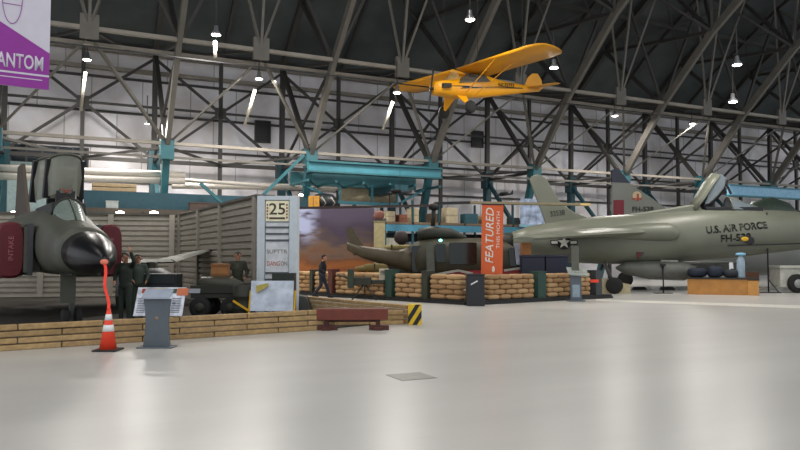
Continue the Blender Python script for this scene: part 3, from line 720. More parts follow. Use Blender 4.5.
# ================================================================ PEOPLE
def capsules(name, segs, m, parent, vox=.014, label=None):
    mb = MB()
    for (a, b, ra, rb2) in segs:
        a, b = Vector(a), Vector(b); d = (b-a); L = max(d.length, 1e-4); d.normalize()
        pts, rs = [], []
        for i in range(5): t_ = math.pi/2*i/4; pts.append(a - d*ra*math.cos(t_)); rs.append(max(ra*math.sin(t_), .001))
        for i in range(5): t_ = math.pi/2*i/4; pts.append(b + d*rb2*math.sin(t_)); rs.append(max(rb2*math.cos(t_), .001))
        u = Vector((0, 0, 1)) if abs(d.z) < .95 else Vector((1, 0, 0)); x = d.cross(u).normalized(); y = x.cross(d)
        mb.rings([[p+x*math.cos(2*math.pi*j/12)*r+y*math.sin(2*math.pi*j/12)*r for j in range(12)] for p, r in zip(pts, rs)])
    o = mb.build(name, m, parent, label=label)
    rm = o.modifiers.new('remesh', 'REMESH'); rm.mode = 'VOXEL'; rm.voxel_size = vox; rm.use_smooth_shade = True
    sm = o.modifiers.new('smooth', 'SMOOTH'); sm.iterations = 2
    return o
SKIN = mat('skin', 'b07f66', .6, 0, .05)
def person(label, X, D, yaw, H, J, top, bottom, shoe, hair, z=0, hat=None, skin=SKIN):
    """J: joints (figure faces +x): hip, neck, elbows, hands, knees, ankles for left/right"""
    t = thing('person', label, 'person', X, D, yaw=yaw, z=z); k = H/1.75
    V = lambda p: Vector(p)*k
    hip, chest, neck, head = V(J['hip']), V(J['chest']), V(J['neck']), V(J['head'])
    body = [(hip, chest, .13*k, .15*k), (chest, neck, .12*k, .055*k), (neck, head, .05*k, .07*k), (head, head+V((.01, 0, .03)), .085*k, .09*k),
            (head+V((.075, 0, -.06)), head+V((.06, 0, -.08)), .03*k, .035*k), (head+V((.095, 0, -.005)), head+V((.108, 0, -.03)), .008*k, .014*k)]
    for s in (-1, 1): body.append((head+V((-.005, s*.09, .0)), head+V((0, s*.092, -.03)), .016*k, .012*k))
    sl, tr, sh = [], [], []
    sl += [(hip+V((0, 0, .02)), chest, .145*k, .165*k), (chest, neck-V((0, 0, .06)), .15*k, .08*k)]
    tr += [(hip, hip+V((0, 0, .06)), .145*k, .14*k)]
    for s, n in ((1, 'l'), (-1, 'r')):
        S_ = neck+V((0, s*.18, -.07)); E, Hn = V(J['elbow_'+n]), V(J['hand_'+n]); Hp = hip+V((0, s*.085, -.03)); K, A = V(J['knee_'+n]), V(J['ankle_'+n])
        body += [(S_, E, .05*k, .038*k), (E, Hn, .036*k, .025*k), (Hp, K, .075*k, .05*k), (K, A, .05*k, .035*k)]
        sl += [(neck-V((0, 0, .09)), S_, .09*k, .07*k), (S_, E, .068*k, .052*k), (E, mix(E, Hn, .88), .052*k, .042*k)]
        tr += [(Hp, K, .1*k, .07*k), (K, A+V((0, 0, .02)), .07*k, .056*k)]
        d = (Hn-E).normalized(); side = V((1, 0, 0)) - d*d.x*k; side.normalize()
        pc = Hn + d*.05*k
        body.append((Hn, pc, .026*k, .03*k))
        out = d.cross(side)
        for i, ln in enumerate((.062, .075, .07, .055)):
            r0 = pc + side*(.03-.02*i)*k + d*.02*k; r1 = r0+d*ln*.5*k; r2 = r1+(d*.8-out*s*.4)*ln*.5*k
            body += [(r0, r1, .0095*k, .009*k), (r1, r2, .009*k, .008*k)]
        th0 = Hn+d*.02*k+side*.025*k; th1 = th0+(side*.6+d*.7)*.045*k; body += [(th0, th1, .011*k, .01*k), (th1, th1+(d)*.028*k, .01*k, .009*k)]
        sh.append((A+V((-.04, 0, -.04)), A+V((.16, 0, -.05)), .045*k, .04*k)); sh.append((A, A+V((0, 0, -.03)), .05*k, .05*k))
    capsules('body', body, skin, t, .011*k)
    capsules('jacket', sl, top, t, .016*k); capsules('trousers', tr, bottom, t, .016*k)
    for i in (0, 2): capsules('shoe', sh[i:i+2], shoe, t, .012)
    capsules('hair' if not hat else 'cap', [(head+V((-.02, 0, .035)), head+V((.0, 0, .045)), .092*k, .092*k)] + ([(head+V((.05, 0, .05)), head+V((.13, 0, .04)), .03*k, .02*k)] if hat else [(head+V((-.045, 0, -.03)), head+V((-.03, 0, .03)), .06*k, .075*k)]), hat or hair, t, .012*k)
    for s in (-1, 1): MB().ellip(head+V((.088, s*.033, .01)), .008*k, .012*k, .008*k, 8, 5).build('eye', BLACK, t)
    return t
WALK = dict(hip=(0, 0, .93), chest=(.03, 0, 1.25), neck=(.05, 0, 1.47), head=(.09, 0, 1.6), elbow_l=(-.08, .24, 1.14), hand_l=(.04, .26, .92), elbow_r=(.02, -.24, 1.14), hand_r=(.2, -.22, .98),
            knee_l=(.16, .09, .5), ankle_l=(.28, .08, .09), knee_r=(-.02, -.09, .49), ankle_r=(-.3, -.08, .12))
NAVY = mat('navy_cloth', '14161f', .8); JEAN = mat('dark_jeans', '1d2432', .8)
person('person in dark jacket and jeans walking past the sandbags', W(322, 257, 27.6).x, 27.6, -.1, 1.72, WALK, NAVY, JEAN, BLACK, mat('hair_dark', '1c1815', .8))
STAND = dict(hip=(0, 0, .93), chest=(.01, 0, 1.25), neck=(0, 0, 1.47), head=(.03, 0, 1.6), elbow_l=(.02, .27, 1.15), hand_l=(.16, .2, 1.0), elbow_r=(.02, -.27, 1.15), hand_r=(.2, -.16, 1.02),
             knee_l=(.02, .1, .5), ankle_l=(0, .11, .09), knee_r=(.02, -.1, .5), ankle_r=(0, -.11, .09))
RAISE = dict(STAND); RAISE.update(elbow_l=(.12, .3, 1.5), hand_l=(.22, .26, 1.74), head=(.06, 0, 1.6))
CAMO = mat('fatigues', '36382c', .85, 0, .35, 9); CAMOG = mat('flight_suit', '2b332c', .85, 0, .25, 6)
person('person in olive fatigues and cap standing behind the dark trailer', W(236, 257, 19.9).x, 20.1, -math.pi/2+.3, 1.78, STAND, CAMO, CAMO, BLACK, BLACK, hat=CAMO)
person('person in dark green overalls beside the jet nose, one arm raised', W(126, 257, 17.2).x, 17.2, -math.pi/2-.2, 1.74, RAISE, CAMOG, CAMOG, BLACK, BLACK, hat=OLIVED)
person('person in grey green overalls standing right of the raised arm figure', W(138, 257, 18.4).x, 18.4, -math.pi/2+.5, 1.7, STAND, mat('suit_grey', '3c4640', .85), CAMOG, BLACK, BLACK, hat=OLIVED)
# dark tool cart beside them
t = thing('tool_cart', 'dark tool cart under the jet wing, behind the white picture panel', 'cart', W(163, 257, 19).x, 19.0)
MB().box(-.45, -.3, .15, .45, .3, 1.15).build('body', mat('cart_dark', '22272a', .5), t, bevel=.02)
for z in (.4, .65, .9): MB().box(-.42, -.33, z, .42, -.3, z+.2).build('drawer', mat('cart_dark2', '2a3134', .5), t)
for x in (-.35, .35):
    for y in (-.2, .2): MB().lathe((x, y-.03, .08), [(.02, 0), (.08, 0), (.08, .06), (.02, .06)], 12, 'y').build('wheel', RUBBER, t)

# ================================================================ FIGHTER JET at left
FJ = mat('fighter_grey_green', '4f5147', .5, .1, .18, 1.0)
RADO = mat('radome_black', '121317', .3, .0, .1, spec=.3)
REDC = mat('intake_cover_red', '5e1420', .6, 0, .1)
tip = W(106, 261, 12.75); ang = math.atan2(.824, -.567)     # tailwards direction in the camera plane
J = thing('fighter_jet', 'grey green two seat fighter jet with black nose and open canopies', 'aircraft', tip.x, tip.y, yaw=ang)
# local x = distance behind the nose tip, y = sideways
def ell(s, hw, zc, ht, hb, n=28, e=.85):
    r = []
    for j in range(n):
        t_ = 2*math.pi*j/n; c_, s_ = math.cos(t_), math.sin(t_)
        r.append(Vector((s, hw*math.copysign(abs(c_)**e, c_), zc + (ht if s_ > 0 else hb)*math.copysign(abs(s_)**e, s_))))
    return r
MB().rings([ell(*q, e=1) for q in [(0, .02, 1.52, .02, .02), (.12, .12, 1.53, .11, .11), (.4, .25, 1.57, .21, .21), (.8, .37, 1.62, .31, .33), (1.2, .45, 1.66, .38, .40), (1.65, .50, 1.70, .42, .44)]]).build('radome', RADO, J)
MB().tube([(0, 0, 1.52), (-.3, 0, 1.51)], [.02, .008]).build('pitot_probe', STEELD, J)
MB().rings([ell(*q) for q in [(1.64, .505, 1.70, .425, .445), (2.2, .56, 1.75, .50, .52), (3.0, .60, 1.82, .58, .6), (3.8, .63, 1.88, .74, .68), (5, .68, 1.92, .86, .74), (7, .85, 2.0, .86, .8),
      (9.5, .95, 2.05, .8, .8), (12, .8, 2.2, .62, .7), (13.6, .45, 2.35, .4, .45), (14.6, .15, 2.4, .15, .15)]]).build('fuselage', FJ, J)
for s in (-1, 1):
    rr = []
    for x, o_, zc, h in [(4.9, 1.32, 1.76, .62), (6, 1.34, 1.78, .68), (8, 1.3, 1.75, .72), (11, 1.1, 1.8, .65)]:
        ring = []
        for j in range(20):
            t_ = 2*math.pi*j/20; y = .66+(o_-.66)*(.5+.5*math.copysign(abs(math.cos(t_))**.6, math.cos(t_)))
            ring.append(Vector((x, s*y, zc+h*math.copysign(abs(math.sin(t_))**.6, math.sin(t_)))))
        rr.append(ring)
    MB().rings(rr).build('intake', FJ, J)
    # red cover
    rr = []
    for x, g_ in ((4.66, .92), (4.72, 1.0), (4.92, 1.02)):
        ring = []
        for j in range(24):
            t_ = 2*math.pi*j/24; y = 1.08+.27*g_*math.copysign(abs(math.cos(t_))**.55, math.cos(t_)); 
            ring.append(Vector((x, s*y, 1.76+.64*g_*math.copysign(abs(math.sin(t_))**.5, math.sin(t_)))))
        rr.append(ring)
    cv = MB().rings(rr, smooth=False).build('intake_cover', REDC, J, label='dark red intake cover')
    text('INTAKE', 'stencil_text', mat('cover_text', 'a8606a'), cv, (4.655, s*1.08, 1.8), (math.pi/2, -math.pi/2, -math.pi/2), .2, width=.55, height=.10)
    MB().prism([(4.2, s*.68, 1.18), (4.2, s*.76, 1.18), (4.2, s*.76, 2.36), (4.2, s*.68, 2.36)], (1.6, 0, 0)).build('splitter_plate', mat('splitter_grey', '3d4043', .5), J)
    MB().box(4.5, s*.5, 1.25, 5.6, s*.82, 2.3).build('bleed_duct', mat('duct_grey', '55574f', .6), J)
    # wings, inner flat then cranked up
    ws = MB()
    def foil(y, x0, c, z, t_): return [Vector((x0, y, z)), Vector((x0+c*.15, y, z+t_)), Vector((x0+c*.5, y, z+t_)), Vector((x0+c, y, z)), Vector((x0+c*.5, y, z-t_*.6)), Vector((x0+c*.15, y, z-t_*.6))]
    ws.rings([foil(s*.9, 6.5, 6.2, 1.42, .14), foil(s*4.0, 9.2, 3.2, 1.45, .08)], smooth=False).build('wing', FJ, J)
    ow = MB().rings([foil(s*4.0, 9.0, 3.3, 1.45, .08), foil(s*5.6, 10.4, 1.7, 1.82, .05)], smooth=False).build('outer_wing', FJ, J)
    MB().box(10.4, s*5.6, 1.78, 12.0, s*5.66, 1.87).build('wing_tip', BLACK, ow)
    MB().rings([foil(s*.3, 13.4, 2.2, 2.3, .06), foil(s*2.4, 14.9, 1.0, 1.9, .03)], smooth=False).build('tailplane', FJ, J)
    # drop tank
    MB().tube([(6.0, s*3.0, 1.0), (6.4, s*3.0, 1.0), (7.2, s*3.0, 1.0), (9.5, s*3.0, 1.0), (10.8, s*3, 1.05)], [.02, .16, .28, .28, .03], 16).build('drop_tank', mat('tank_dark', '35383a', .5), J)
    MB().box(7.6, s*2.97, 1.2, 9.0, s*3.03, 1.45).build('pylon', FJ, J)
    # main gear
    lg = MB().tube([(9.2, s*2.2, 1.4), (9.2, s*2.3, .4)], .07).build('main_gear_leg', WHITE, J)
    MB().lathe((9.2, s*2.4-.1, .38), [(.1, 0), (.34, .0), (.38, .05), (.38, .17), (.34, .22), (.1, .22)], 22, 'y').build('wheel', RUBBER, lg)
MB().prism([(10.8, -.05, 2.7), (12.6, -.04, 4.7), (13.8, -.04, 4.7), (14.5, -.05, 2.5), (12, -.05, 2.5)], (0, .1, 0)).build('tail_fin', mat('fin_brown', '50463c', .6), J)
# nose gear
ng = MB().tube([(3.3, 0, 1.35), (3.35, 0, .3)], .06).tube([(3.35, 0, 1.0), (4.1, 0, 1.35)], .03).build('nose_gear_leg', mat('gear_grey', '6b6e6c', .5), J)
for s in (-1, 1): MB().lathe((3.35, s*.13-.06, .23), [(.06, 0), (.2, 0), (.23, .03), (.23, .09), (.2, .12), (.06, .12)], 20, 'y').build('wheel', RUBBER, ng)
MB().box(3.05, -.03, .6, 3.12, .28, 1.3).build('gear_door', FJ, J)
MB().box(2.2, -.2, 1.22, 3.0, .2, 1.32).build('gun_fairing', OLIVED, J)
# cockpit, windscreen, canopies
MB().box(3.95, -.36, 2.5, 6.6, .36, 2.85).build('cockpit_tub', BLACK, J, bevel=.03)
wsn = MB(); 
def arch(x, hw, z0, h, n=11, lean=0): return [Vector((x+lean*(math.sin(math.pi*i/(n-1))), hw*math.cos(math.pi*i/(n-1)), z0+h*math.sin(math.pi*i/(n-1)))) for i in range(n)]
MB().rings([arch(3.0, .2, 2.36, .05), arch(3.4, .28, 2.42, .24), arch(3.95, .34, 2.55, .38)], cap=False, closed=False).build('windscreen', glassmat('canopy_glass', '9fb0a8', .5), J)
MB().tube(arch(3.95, .35, 2.55, .39), .03).tube([(3.0, 0, 2.4), (3.4, 0, 2.66), (3.95, 0, 2.94)], .02).build('windscreen_frame', OLIVED, J)
def canopy(hx, hz, length, hw, lift, label=None):
    ca, sa = math.cos(lift), math.sin(lift)
    def T(p): # p = (forward distance from hinge, y, up)
        f_, y, u_ = p; return Vector((hx - f_*ca - u_*sa*1.0, y, hz + f_*sa + u_*ca - 0))
    n = 11; sh = []
    for f_, s in ((0, .9), (length*.5, 1.0), (length, .85)):
        sh.append([T((f_, hw*s*math.cos(math.pi*i/(n-1)), .42*s*math.sin(math.pi*i/(n-1)))) for i in range(n)])
    o = MB().rings(sh, cap=False, closed=False).build('canopy', mat('canopy_inside', '83867a', .35, 0, .05, alpha=.85), J, label=label)
    for s in (-1, 1): MB().bar(T((0, s*hw*.98, 0)), T((length, s*hw*.9, 0)), .15, .12).build('canopy_rail', BLACK, o)
    MB().tube([T((length, hw*.87*math.cos(math.pi*i/10), .38*math.sin(math.pi*i/10))) for i in range(11)], .03).build('canopy_bow', FJ, o)
    MB().bar((hx-.5, 0, 2.75), T((length*.4, 0, .02)), .05).build('canopy_strut', STEELD, o)
canopy(4.75, 3.0, .92, .38, 1.32, 'raised front canopy')
canopy(5.75, 2.95, 1.02, .55, 1.32, 'raised rear canopy')
for sx in (4.4, 5.8):
    st_ = MB().box(sx, -.2, 2.6, sx+.15, .2, 3.15).box(sx-.02, -.14, 3.15, sx+.17, .14, 3.3).build('ejection_seat', BLACK, J); MB().tube([(sx-.03, -.08, 3.2), (sx-.06, 0, 3.1), (sx-.03, .08, 3.2)], .015).build('seat_handle', mat('handle_red', 'b02820'), st_)
MB().ellip((2.3, .0, 2.24), .12, .05, .03).build('nose_light', BLACK, J)
# streamer from the probe to the cone
rp_ = MB(); a_ = W(104, 262, 12.45); b_ = W(108, 309, 12.05)
pts = [mix(a_, b_, i/8)+Vector((.02*math.sin(i*1.1), .01*math.cos(i), 0)) for i in range(9)]
o = MB()
base = Vector((pts[0].x, pts[0].y, 0))
t = thing('warning_streamer', 'bright orange red streamer hanging from the jet nose to the cone', 'streamer', base.x, base.y)
for p, q_ in zip(pts[:-1], pts[1:]): o.bar(p-base, q_-base, .05, .012)
o.build('ribbon', mat('streamer_red', 'f4402c', .6, 0, .03), t)
MB().ellip(pts[0]-base+Vector((.0, 0, .0)), .07, .07, .05).build('knot', mat('streamer_pink', 'e88068', .6), t)

# ================================================================ HANGING BANNER
BY = .55; x1 = W(49.5, 60, 11.3).x; hw = 1.0
t = thing('hanging_banner', 'white and purple vertical cloth banner with fighter jet emblem, top left', 'banner', x1-hw*math.cos(BY), 11.3-hw*math.sin(BY), z=W(49, 90, 11.3).z, yaw=BY); HB = 2.6
PUR = mat('banner_purple', '8b2a92', .6, 0, .05); BW = mat('banner_white', 'c9c5d2', .6, 0, .03)
MB().box(-hw, 0, 0, hw, .02, HB).build('cloth', BW, t)
MB().prism([(-hw, -.006, 0), (hw, -.006, 0), (hw, -.006, .60), (-hw, -.006, 1.75)], (0, .005, 0)).build('purple_field', PUR, t)
text('PHANTOM', 'banner_text', BW, t, (.475, -.009, .41), (math.pi/2, .0, 0), .3, width=.87, height=.24, ext=.003, bold=.02)
text('F-4H', 'banner_text', BW, t, (.0, -.009, .74), FACE, .2, width=.4, height=.12, ext=.003)
MB().box(-hw, -.009, .205, hw, -.004, .235).build('white_line', BW, t); MB().box(-hw*.5, -.009, .135, hw*.9, -.004, .15).build('white_line', BW, t)
em = MB(); pts = []
for i in range(26):
    a_ = 2*math.pi*i/26; pts.append(Vector((.45+.14*math.cos(a_), -.007, 1.42+.42*math.sin(a_))))
for i in range(26): em.bar(pts[i], pts[(i+1) % 26], .008)
em.box(.32, -.009, 1.31, .58, -.004, 1.318)
em.build('emblem_outline', PUR, t)
MB().prism([(x_+.32, y_, z_+.1) for x_, y_, z_ in [(.13, -.008, 1.78), (.15, -.008, 1.6), (.22, -.008, 1.46), (.15, -.008, 1.48), (.18, -.008, 1.4), (.08, -.008, 1.4), (.11, -.008, 1.48), (.04, -.008, 1.46), (.11, -.008, 1.6)]], (0, .004, 0)).build('jet_silhouette', PUR, t)
MB().tube([(-hw, .01, HB), (hw, .01, HB)], .03).build('top_rod', STEELD, t)
for s in (-.8, .8): MB().tube([(s*hw, .01, HB), (s*hw, .01, 18)], .008).build('suspension_wire', STEELD, t)

# ================================================================ SANDBAG WALL
SBM = [mat('sandbag_%d' % i, c, .9, 0, .15, 14, .3) for i, c in enumerate(['a88660', '9c7a55', 'b5946c'])]
sbm = MB().ellip((0, 0, 0), .5, .5, .5, 16, 8, e=.55).build('sandbag', SBM[0]); SBMESH = sbm.data; bpy.data.objects.remove(sbm)
seam = MB().box(-.02, -.3, -.1, .02, .3, .1).build('x', SBM[0]); bpy.data.objects.remove(seam)
meshes = []
for m_ in SBM:
    me = SBMESH.copy(); me.materials.clear(); me.materials.append(m_); meshes.append(me)
LA, LBc, LC = Vector((W(296, 257, 30.2).x, 30.2)), Vector((W(470, 257, 23.6).x, 23.6)), Vector((W(604, 257, 27.6).x, 27.6))
def on_line(px, A, B):
    a = (px-400)/F/cp; d = B-A
    k = (a*A.y - A.x)/(d.x - a*d.y); return A + d*k
RH = .172
ordn = ['first', 'second', 'third', 'fourth', 'fifth', 'sixth']
rown = ['bottom', 'second', 'middle', 'fourth', 'top']
def panel(p0, p1, A, B, where):
    a, b2 = on_line(p0, A, B), on_line(p1, A, B); d = (b2-a); L = d.length; d.normalize(); ang = math.atan2(d.y, d.x)
    n = max(1, round(L/.62))
    for r in range(5):
        cells = [(i/n, (i+1)/n) for i in range(n)] if r % 2 == 0 else [(0, .5/n)] + [((i+.5)/n, (i+1.5)/n) for i in range(n-1)] + [((n-.5)/n, 1)]
        for j, (s0, s1) in enumerate(cells):
            o = bpy.data.objects.new('sandbag', random.choice(meshes)); C.objects.link(o)
            c_ = a + d*L*(s0+s1)/2
            o.location = cw(c_.x, c_.y, .14+RH*(r+.5)); o.rotation_euler = (0, 0, -TH+ang+random.uniform(-.03, .03)); o.scale = (L*(s1-s0)*1.02, .36, RH*1.06)
            tag(o, 'tan sandbag, %s row, %s from left, %s' % (rown[r], ordn[j], where), 'sandbag', 'sandbags stacked in the barrier')
panel(297, 313, LA, LBc, 'barrier left of walking person')
panel(317, 331, LA, LBc, 'behind the walking person')
panel(338, 387, LA, LBc, 'between red post and green post')
panel(397, 424, LA, LBc, 'right of green post below helicopter')
panel(432, 464, LA, LBc, 'left of the dark corner pillar')
panel(485, 531, LBc, LC, 'under the orange banner')
panel(544, 587, LBc, LC, 'rightmost stretch under the star')
def post(px, A, B, w, h, m, label, dd=.42):
    c_ = on_line(px, A, B); d = (B-A); ang = math.atan2(d.y, d.x)
    t = thing('barrier_post', label, 'post', c_.x, c_.y, yaw=ang); MB().box(-w/2, -dd/2, 0, w/2, dd/2, h).build('shaft', m, t, bevel=.01)
    MB().box(-w/2-.01, -dd/2-.01, h, w/2+.01, dd/2+.01, h+.03).build('cap', m, t)
PG = mat('post_green', '26433a', .6); PDK = mat('post_dark', '33382e', .6)
post(315, LA, LBc, .16, 1.05, PDK, 'slim dark post left of the walking person')
post(334, LA, LBc, .26, 1.08, mat('post_red', '5c2f28', .6), 'red brown post right of the walking person')
post(392, LA, LBc, .34, 1.1, PG, 'dark green post below the helicopter tail')
post(428, LA, LBc, .26, 1.08, PDK, 'olive dark post below the helicopter cabin')
post(537.5, LBc, LC, .42, 1.06, PG, 'dark green post right of the orange banner')
post(594, LBc, LC, .36, 1.06, mat('post_slate', '3a3f42', .6), 'slate post with orange tag at the barrier right end')
c_ = on_line(594, LBc, LC)
t = thing('warning_tag', 'small orange tag on the barrier right end post', 'tag', c_.x-.05, c_.y-.3, z=.62)
MB().box(-.2, 0, 0, .12, .02, .12).build('tag_face', OR, t); MB().tube([(0, .01, .12), (0, .04, .25)], .006).build('string', BLACK, t)
# corner pillar
t = thing('corner_pillar', 'black box pillar at the corner of the sandbag barrier', 'pillar', W(474.5, 257, 23.3).x, 23.15)
MB().box(-.29, -.2, 0, .29, .3, 1.0).build('body', mat('pillar_black', '1d2026', .35), t, bevel=.015); MB().box(-.3, -.21, 1.0, .3, .31, 1.04).build('cap', mat('pillar_black', '1d2026'), t)
MB().prism([(-.17, -.205, .72), (.05, -.205, .84), (.07, -.205, .8), (-.15, -.205, .68)], (0, .005, 0)).build('label_mark', WHITE, t)
BASEM = mat('base_black', '1e1f1f', .6)
for (A, B, lab, e0, e1) in [(LA, LBc, 'black base board under the left stretch of sandbags', -.01, 1), (LBc, LC, 'black base board under the right stretch of sandbags', .02, 1.02)]:
    d = B-A; t = thing('base_board', lab, 'base', A.x, A.y, yaw=math.atan2(d.y, d.x)); L = d.length
    MB().box(L*e0, -.3, 0, L*e1, .3, .07).build('plinth', BASEM, t); MB().box(L*e0, -.24, .07, L*e1, .24, .14).build('upper_board', BASEM, t)
ground_poly([Vector((LA.x, LA.y+.35, 0)), Vector((LBc.x, LBc.y+.4, 0)), Vector((LC.x-.2, LC.y+.3, 0)), Vector((LC.x-1.5, 31.0, 0)), Vector((LA.x, 31.3, 0))], .015, 'floor_shade', mat('floor_shade', '4d463b', .9))  # dark sheet added for the shade on the helicopter enclosure floor
# machine gun mount in front of the barrier
c_ = on_line(366, LA, LBc); 
t = thing('gun_mount', 'dark olive gun on a tripod before the sandbags', 'gun', c_.x, c_.y-1.0)
MB().box(-.55, -.15, .55, .25, .15, .85).box(.25, -.08, .6, .75, .08, .75).build('body', OLIVED, t, bevel=.03)
MB().tube([(-.5, 0, .75), (-1.0, 0, .95)], .03).build('barrel', OLIVED, t)
MB().box(-.62, -.2, .45, -.4, .2, 1.15).build('shield', mat('shield_green', '2c3a2c', .6), t)
for dx, dy in ((-.45, -.3), (.45, -.3), (0, .45)): MB().tube([(0, 0, .6), (dx, dy, .02)], .028).build('tripod_leg', OLIVED, t)
t = thing('seated_pack', 'olive green supply pack on the sandbags behind the gun', 'pack', W(375, 257, 27).x, 26.4+1.1, z=1.02)
MB().ellip((0, 0, .16), .5, .2, .17, e=.7).ellip((-.5, 0, .12), .3, .18, .13).build('bag', mat('pack_olive', '6a5c34', .85), t); MB().box(-.05, -.2, .1, .0, .2, .33).build('strap', OLIVED, t)
c_ = on_line(384, LA, LBc)
t = thing('notice_card', 'small white notice card on the sandbags below the helicopter tail', 'sign', c_.x, c_.y-.25, z=.75)
MB().prism([(-.18, 0, 0), (.18, 0, 0), (.18, .08, .42), (-.18, .08, .42)], (0, .015, 0)).build('card', mat('card_white', 'b9ae9c'), t)
for i in range(4): MB().box(-.13, -.004+.012*i+.004, .32-.07*i, .13, .06, .335-.07*i).build('text_line', GIRT, t)
MB().tube([(0, .05, -.5), (0, .05, .05)], .015).build('stake', STEELD, t)
# grey pedestal with tilted board at the barrier's right end
q = G(574, 300)
t = thing('information_stand', 'slim grey pedestal with tilted reading board under the star marking', 'stand', W(574, 257, 25.6).x, 25.4)
MB().box(-.2, -.05, 0, .2, .05, .95).build('column', STG, t, bevel=.01); MB().box(-.3, -.2, 0, .3, .2, .04).build('base_plate', STG, t)
MB().box(-.13, -.06, .15, .13, -.05, .6).build('label_plate', mat('plate_pale', '8fa0ad'), t)
MB().prism([(-.3, -.2, .95), (.42, -.2, .9), (.42, .15, 1.15), (-.3, .15, 1.2)], (0, 0, .04)).build('reading_board', mat('board_grey', '8f9690', .5, 0, .3, 8), t)
MB().box(-.13, .0, .95, .13, .06, 2.0).build('back_plate', mat('plate_olive', '5c5f55'), t)

# ================================================================ ORANGE BANNER
q0, q1 = W(480.5, 275, 24.6), W(501.5, 205, 24.6)
t = thing('upright_banner', 'tall orange banner reading FEATURED in white slanted letters', 'banner', (q0.x+q1.x)/2, 24.6)
t.rotation_euler = (0, .02, -TH)
hw = (q1.x-q0.x)/2; z0, z1 = q0.z, q1.z
MB().box(-hw, 0, z0, hw, .03, z1).build('panel', mat('banner_orange', 'd8602e', .55, 0, .03), t)
BT = mat('banner_letters', 'e8ddd2', .6, 0, .02)
text('FEATURED', 'headline_text', BT, t, (-.1, -.004, (z0+z1)/2+.16), (math.pi/2, -math.pi/2, 0), .4, width=1.95, height=.28, shear=.2, bold=.012)
text('THIS MONTH', 'subtitle_text', BT, t, (.2, -.004, (z0+z1)/2+.35), (math.pi/2, -math.pi/2, 0), .2, width=1.3, height=.12)
MB().ellip((0.05, -.003, z0+.2), .05, .004, .11).build('logo_mark', BT, t)
MB().box(-hw-.02, -.02, z1, hw+.02, .05, z1+.04).build('top_bar', BLACK, t); MB().box(-hw-.02, -.02, z0-.04, hw+.02, .05, z0).build('bottom_bar', BLACK, t)
MB().tube([(0, .1, 0), (0, .1, z1)], .02).build('pole', BLACK, t); MB().box(-.35, -.15, 0, .35, .3, .04).build('foot', BLACK, t)

# ================================================================ HELICOPTER
HD = 28.2
HO = mat('helicopter_olive', '3c3a2b', .5, .1, .12)
def hx(px): return W(px, 257, HD).x
def hz(py): return W(450, py, HD).z
X0 = hx(440)
Hh = thing('helicopter', 'dark olive helicopter with long tan and brown rotor blades behind the sandbags', 'helicopter', X0, HD)
def R(px, py, dy=0): return Vector((hx(px)-X0, dy, hz(py)))
def sec(px, top, bot, hw, n=20, e=.7):
    zc = (hz(top)+hz(bot))/2; h = (hz(top)-hz(bot))/2; x = hx(px)-X0
    return [Vector((x, hw*math.copysign(abs(math.cos(2*math.pi*j/n))**e, math.cos(2*math.pi*j/n)), zc+h*math.copysign(abs(math.sin(2*math.pi*j/n))**e, math.sin(2*math.pi*j/n)))) for j in range(n)]
MB().rings([sec(347, 242, 250, .12), sec(362, 246, 258, .3), sec(380, 248, 264, .42), (sec(400, 249, 270, .55)), sec(412, 246, 276, .7)]).build('tail_boom', mat('boom_olive', '4c4331', .5, .1, .12), Hh)
MB().prism([R(346, 229, -.06), R(352, 227, -.06), R(366, 250, -.06), R(354, 256, -.06), R(350, 244, -.06)], (0, .12, 0)).build('tail_fin', mat('boom_olive', '4c4331'), Hh)
MB().rings([sec(408, 246, 277, .6), sec(420, 240, 279, .8), sec(436, 238, 280, .95), sec(480, 238, 280, 1.0), sec(505, 242, 280, .95), sec(518, 250, 279, .75), sec(526, 262, 278, .4)]).build('cabin', HO, Hh)
MB().rings([sec(418, 229, 240, .4), sec(432, 226, 240, .5), sec(452, 229, 240, .5), sec(466, 236, 241, .35)]).build('engine_cowling', OLIVED, Hh)
GL = mat('cabin_glass', '1a211f', .12, 0, .1)
for (a_, b_, tt, bb) in [(411, 424, 246, 272), (434, 444, 244, 262), (447, 474, 243, 264), (505, 514, 248, 266)]:
    y_ = -.70 if a_ < 420 else (-.97 if a_ > 500 else -1.01)
    MB().prism([R(a_, tt+1, y_), R(a_+1.5, tt, y_), R(b_-1.5, tt, y_), R(b_, tt+1, y_), R(b_, bb-1, y_), R(b_-1.5, bb, y_), R(a_+2.5, bb, y_), R(a_+1, bb-1, y_)], (0, .06, 0)).build('window', GL, Hh)
MB().prism([R(425, 243, -1.05), R(432, 242, -1.05), R(434, 276, -1.05), R(426, 277, -1.05)], (0, .06, 0)).build('door_pillar', mat('pillar_grey', '55594f', .5), Hh)
MB().prism([R(438, 273, -1.06), R(470, 270, -1.06), R(516, 268, -1.06), R(520, 274, -1.06), R(512, 279, -1.06), R(440, 280, -1.06)], (0, .08, 0)).build('red_stripe', mat('heli_red', '8a2026', .5), Hh, label='red lower nose band')
for (p1, p2) in [((434, 274), (456, 270)), ((456, 270), (470, 273)), ((500, 270), (520, 267)), ((440, 277), (452, 274))]:
    MB().bar(R(*p1, -1.08), R(*p2, -1.08), .05, .09).build('white_trim', mat('trim_white', 'a8a49a'), Hh)
q = MB().prism([R(510, 244, -1.07), R(520, 243, -1.07), R(521, 266, -1.07), R(512, 264, -1.07)], (0, .05, 0)).build('door_window', mat('window_pale', 'a9b4c8', .3, 0, .3, 3), Hh)
MB().tube([R(433, 226), R(434, 205)], .09).build('rotor_mast', OLIVED, Hh)
hb = MB().lathe(R(434, 207), [(.05, -.15), (.22, -.1), (.22, .08), (.08, .18)], 14).build('rotor_hub', BLACK, Hh)
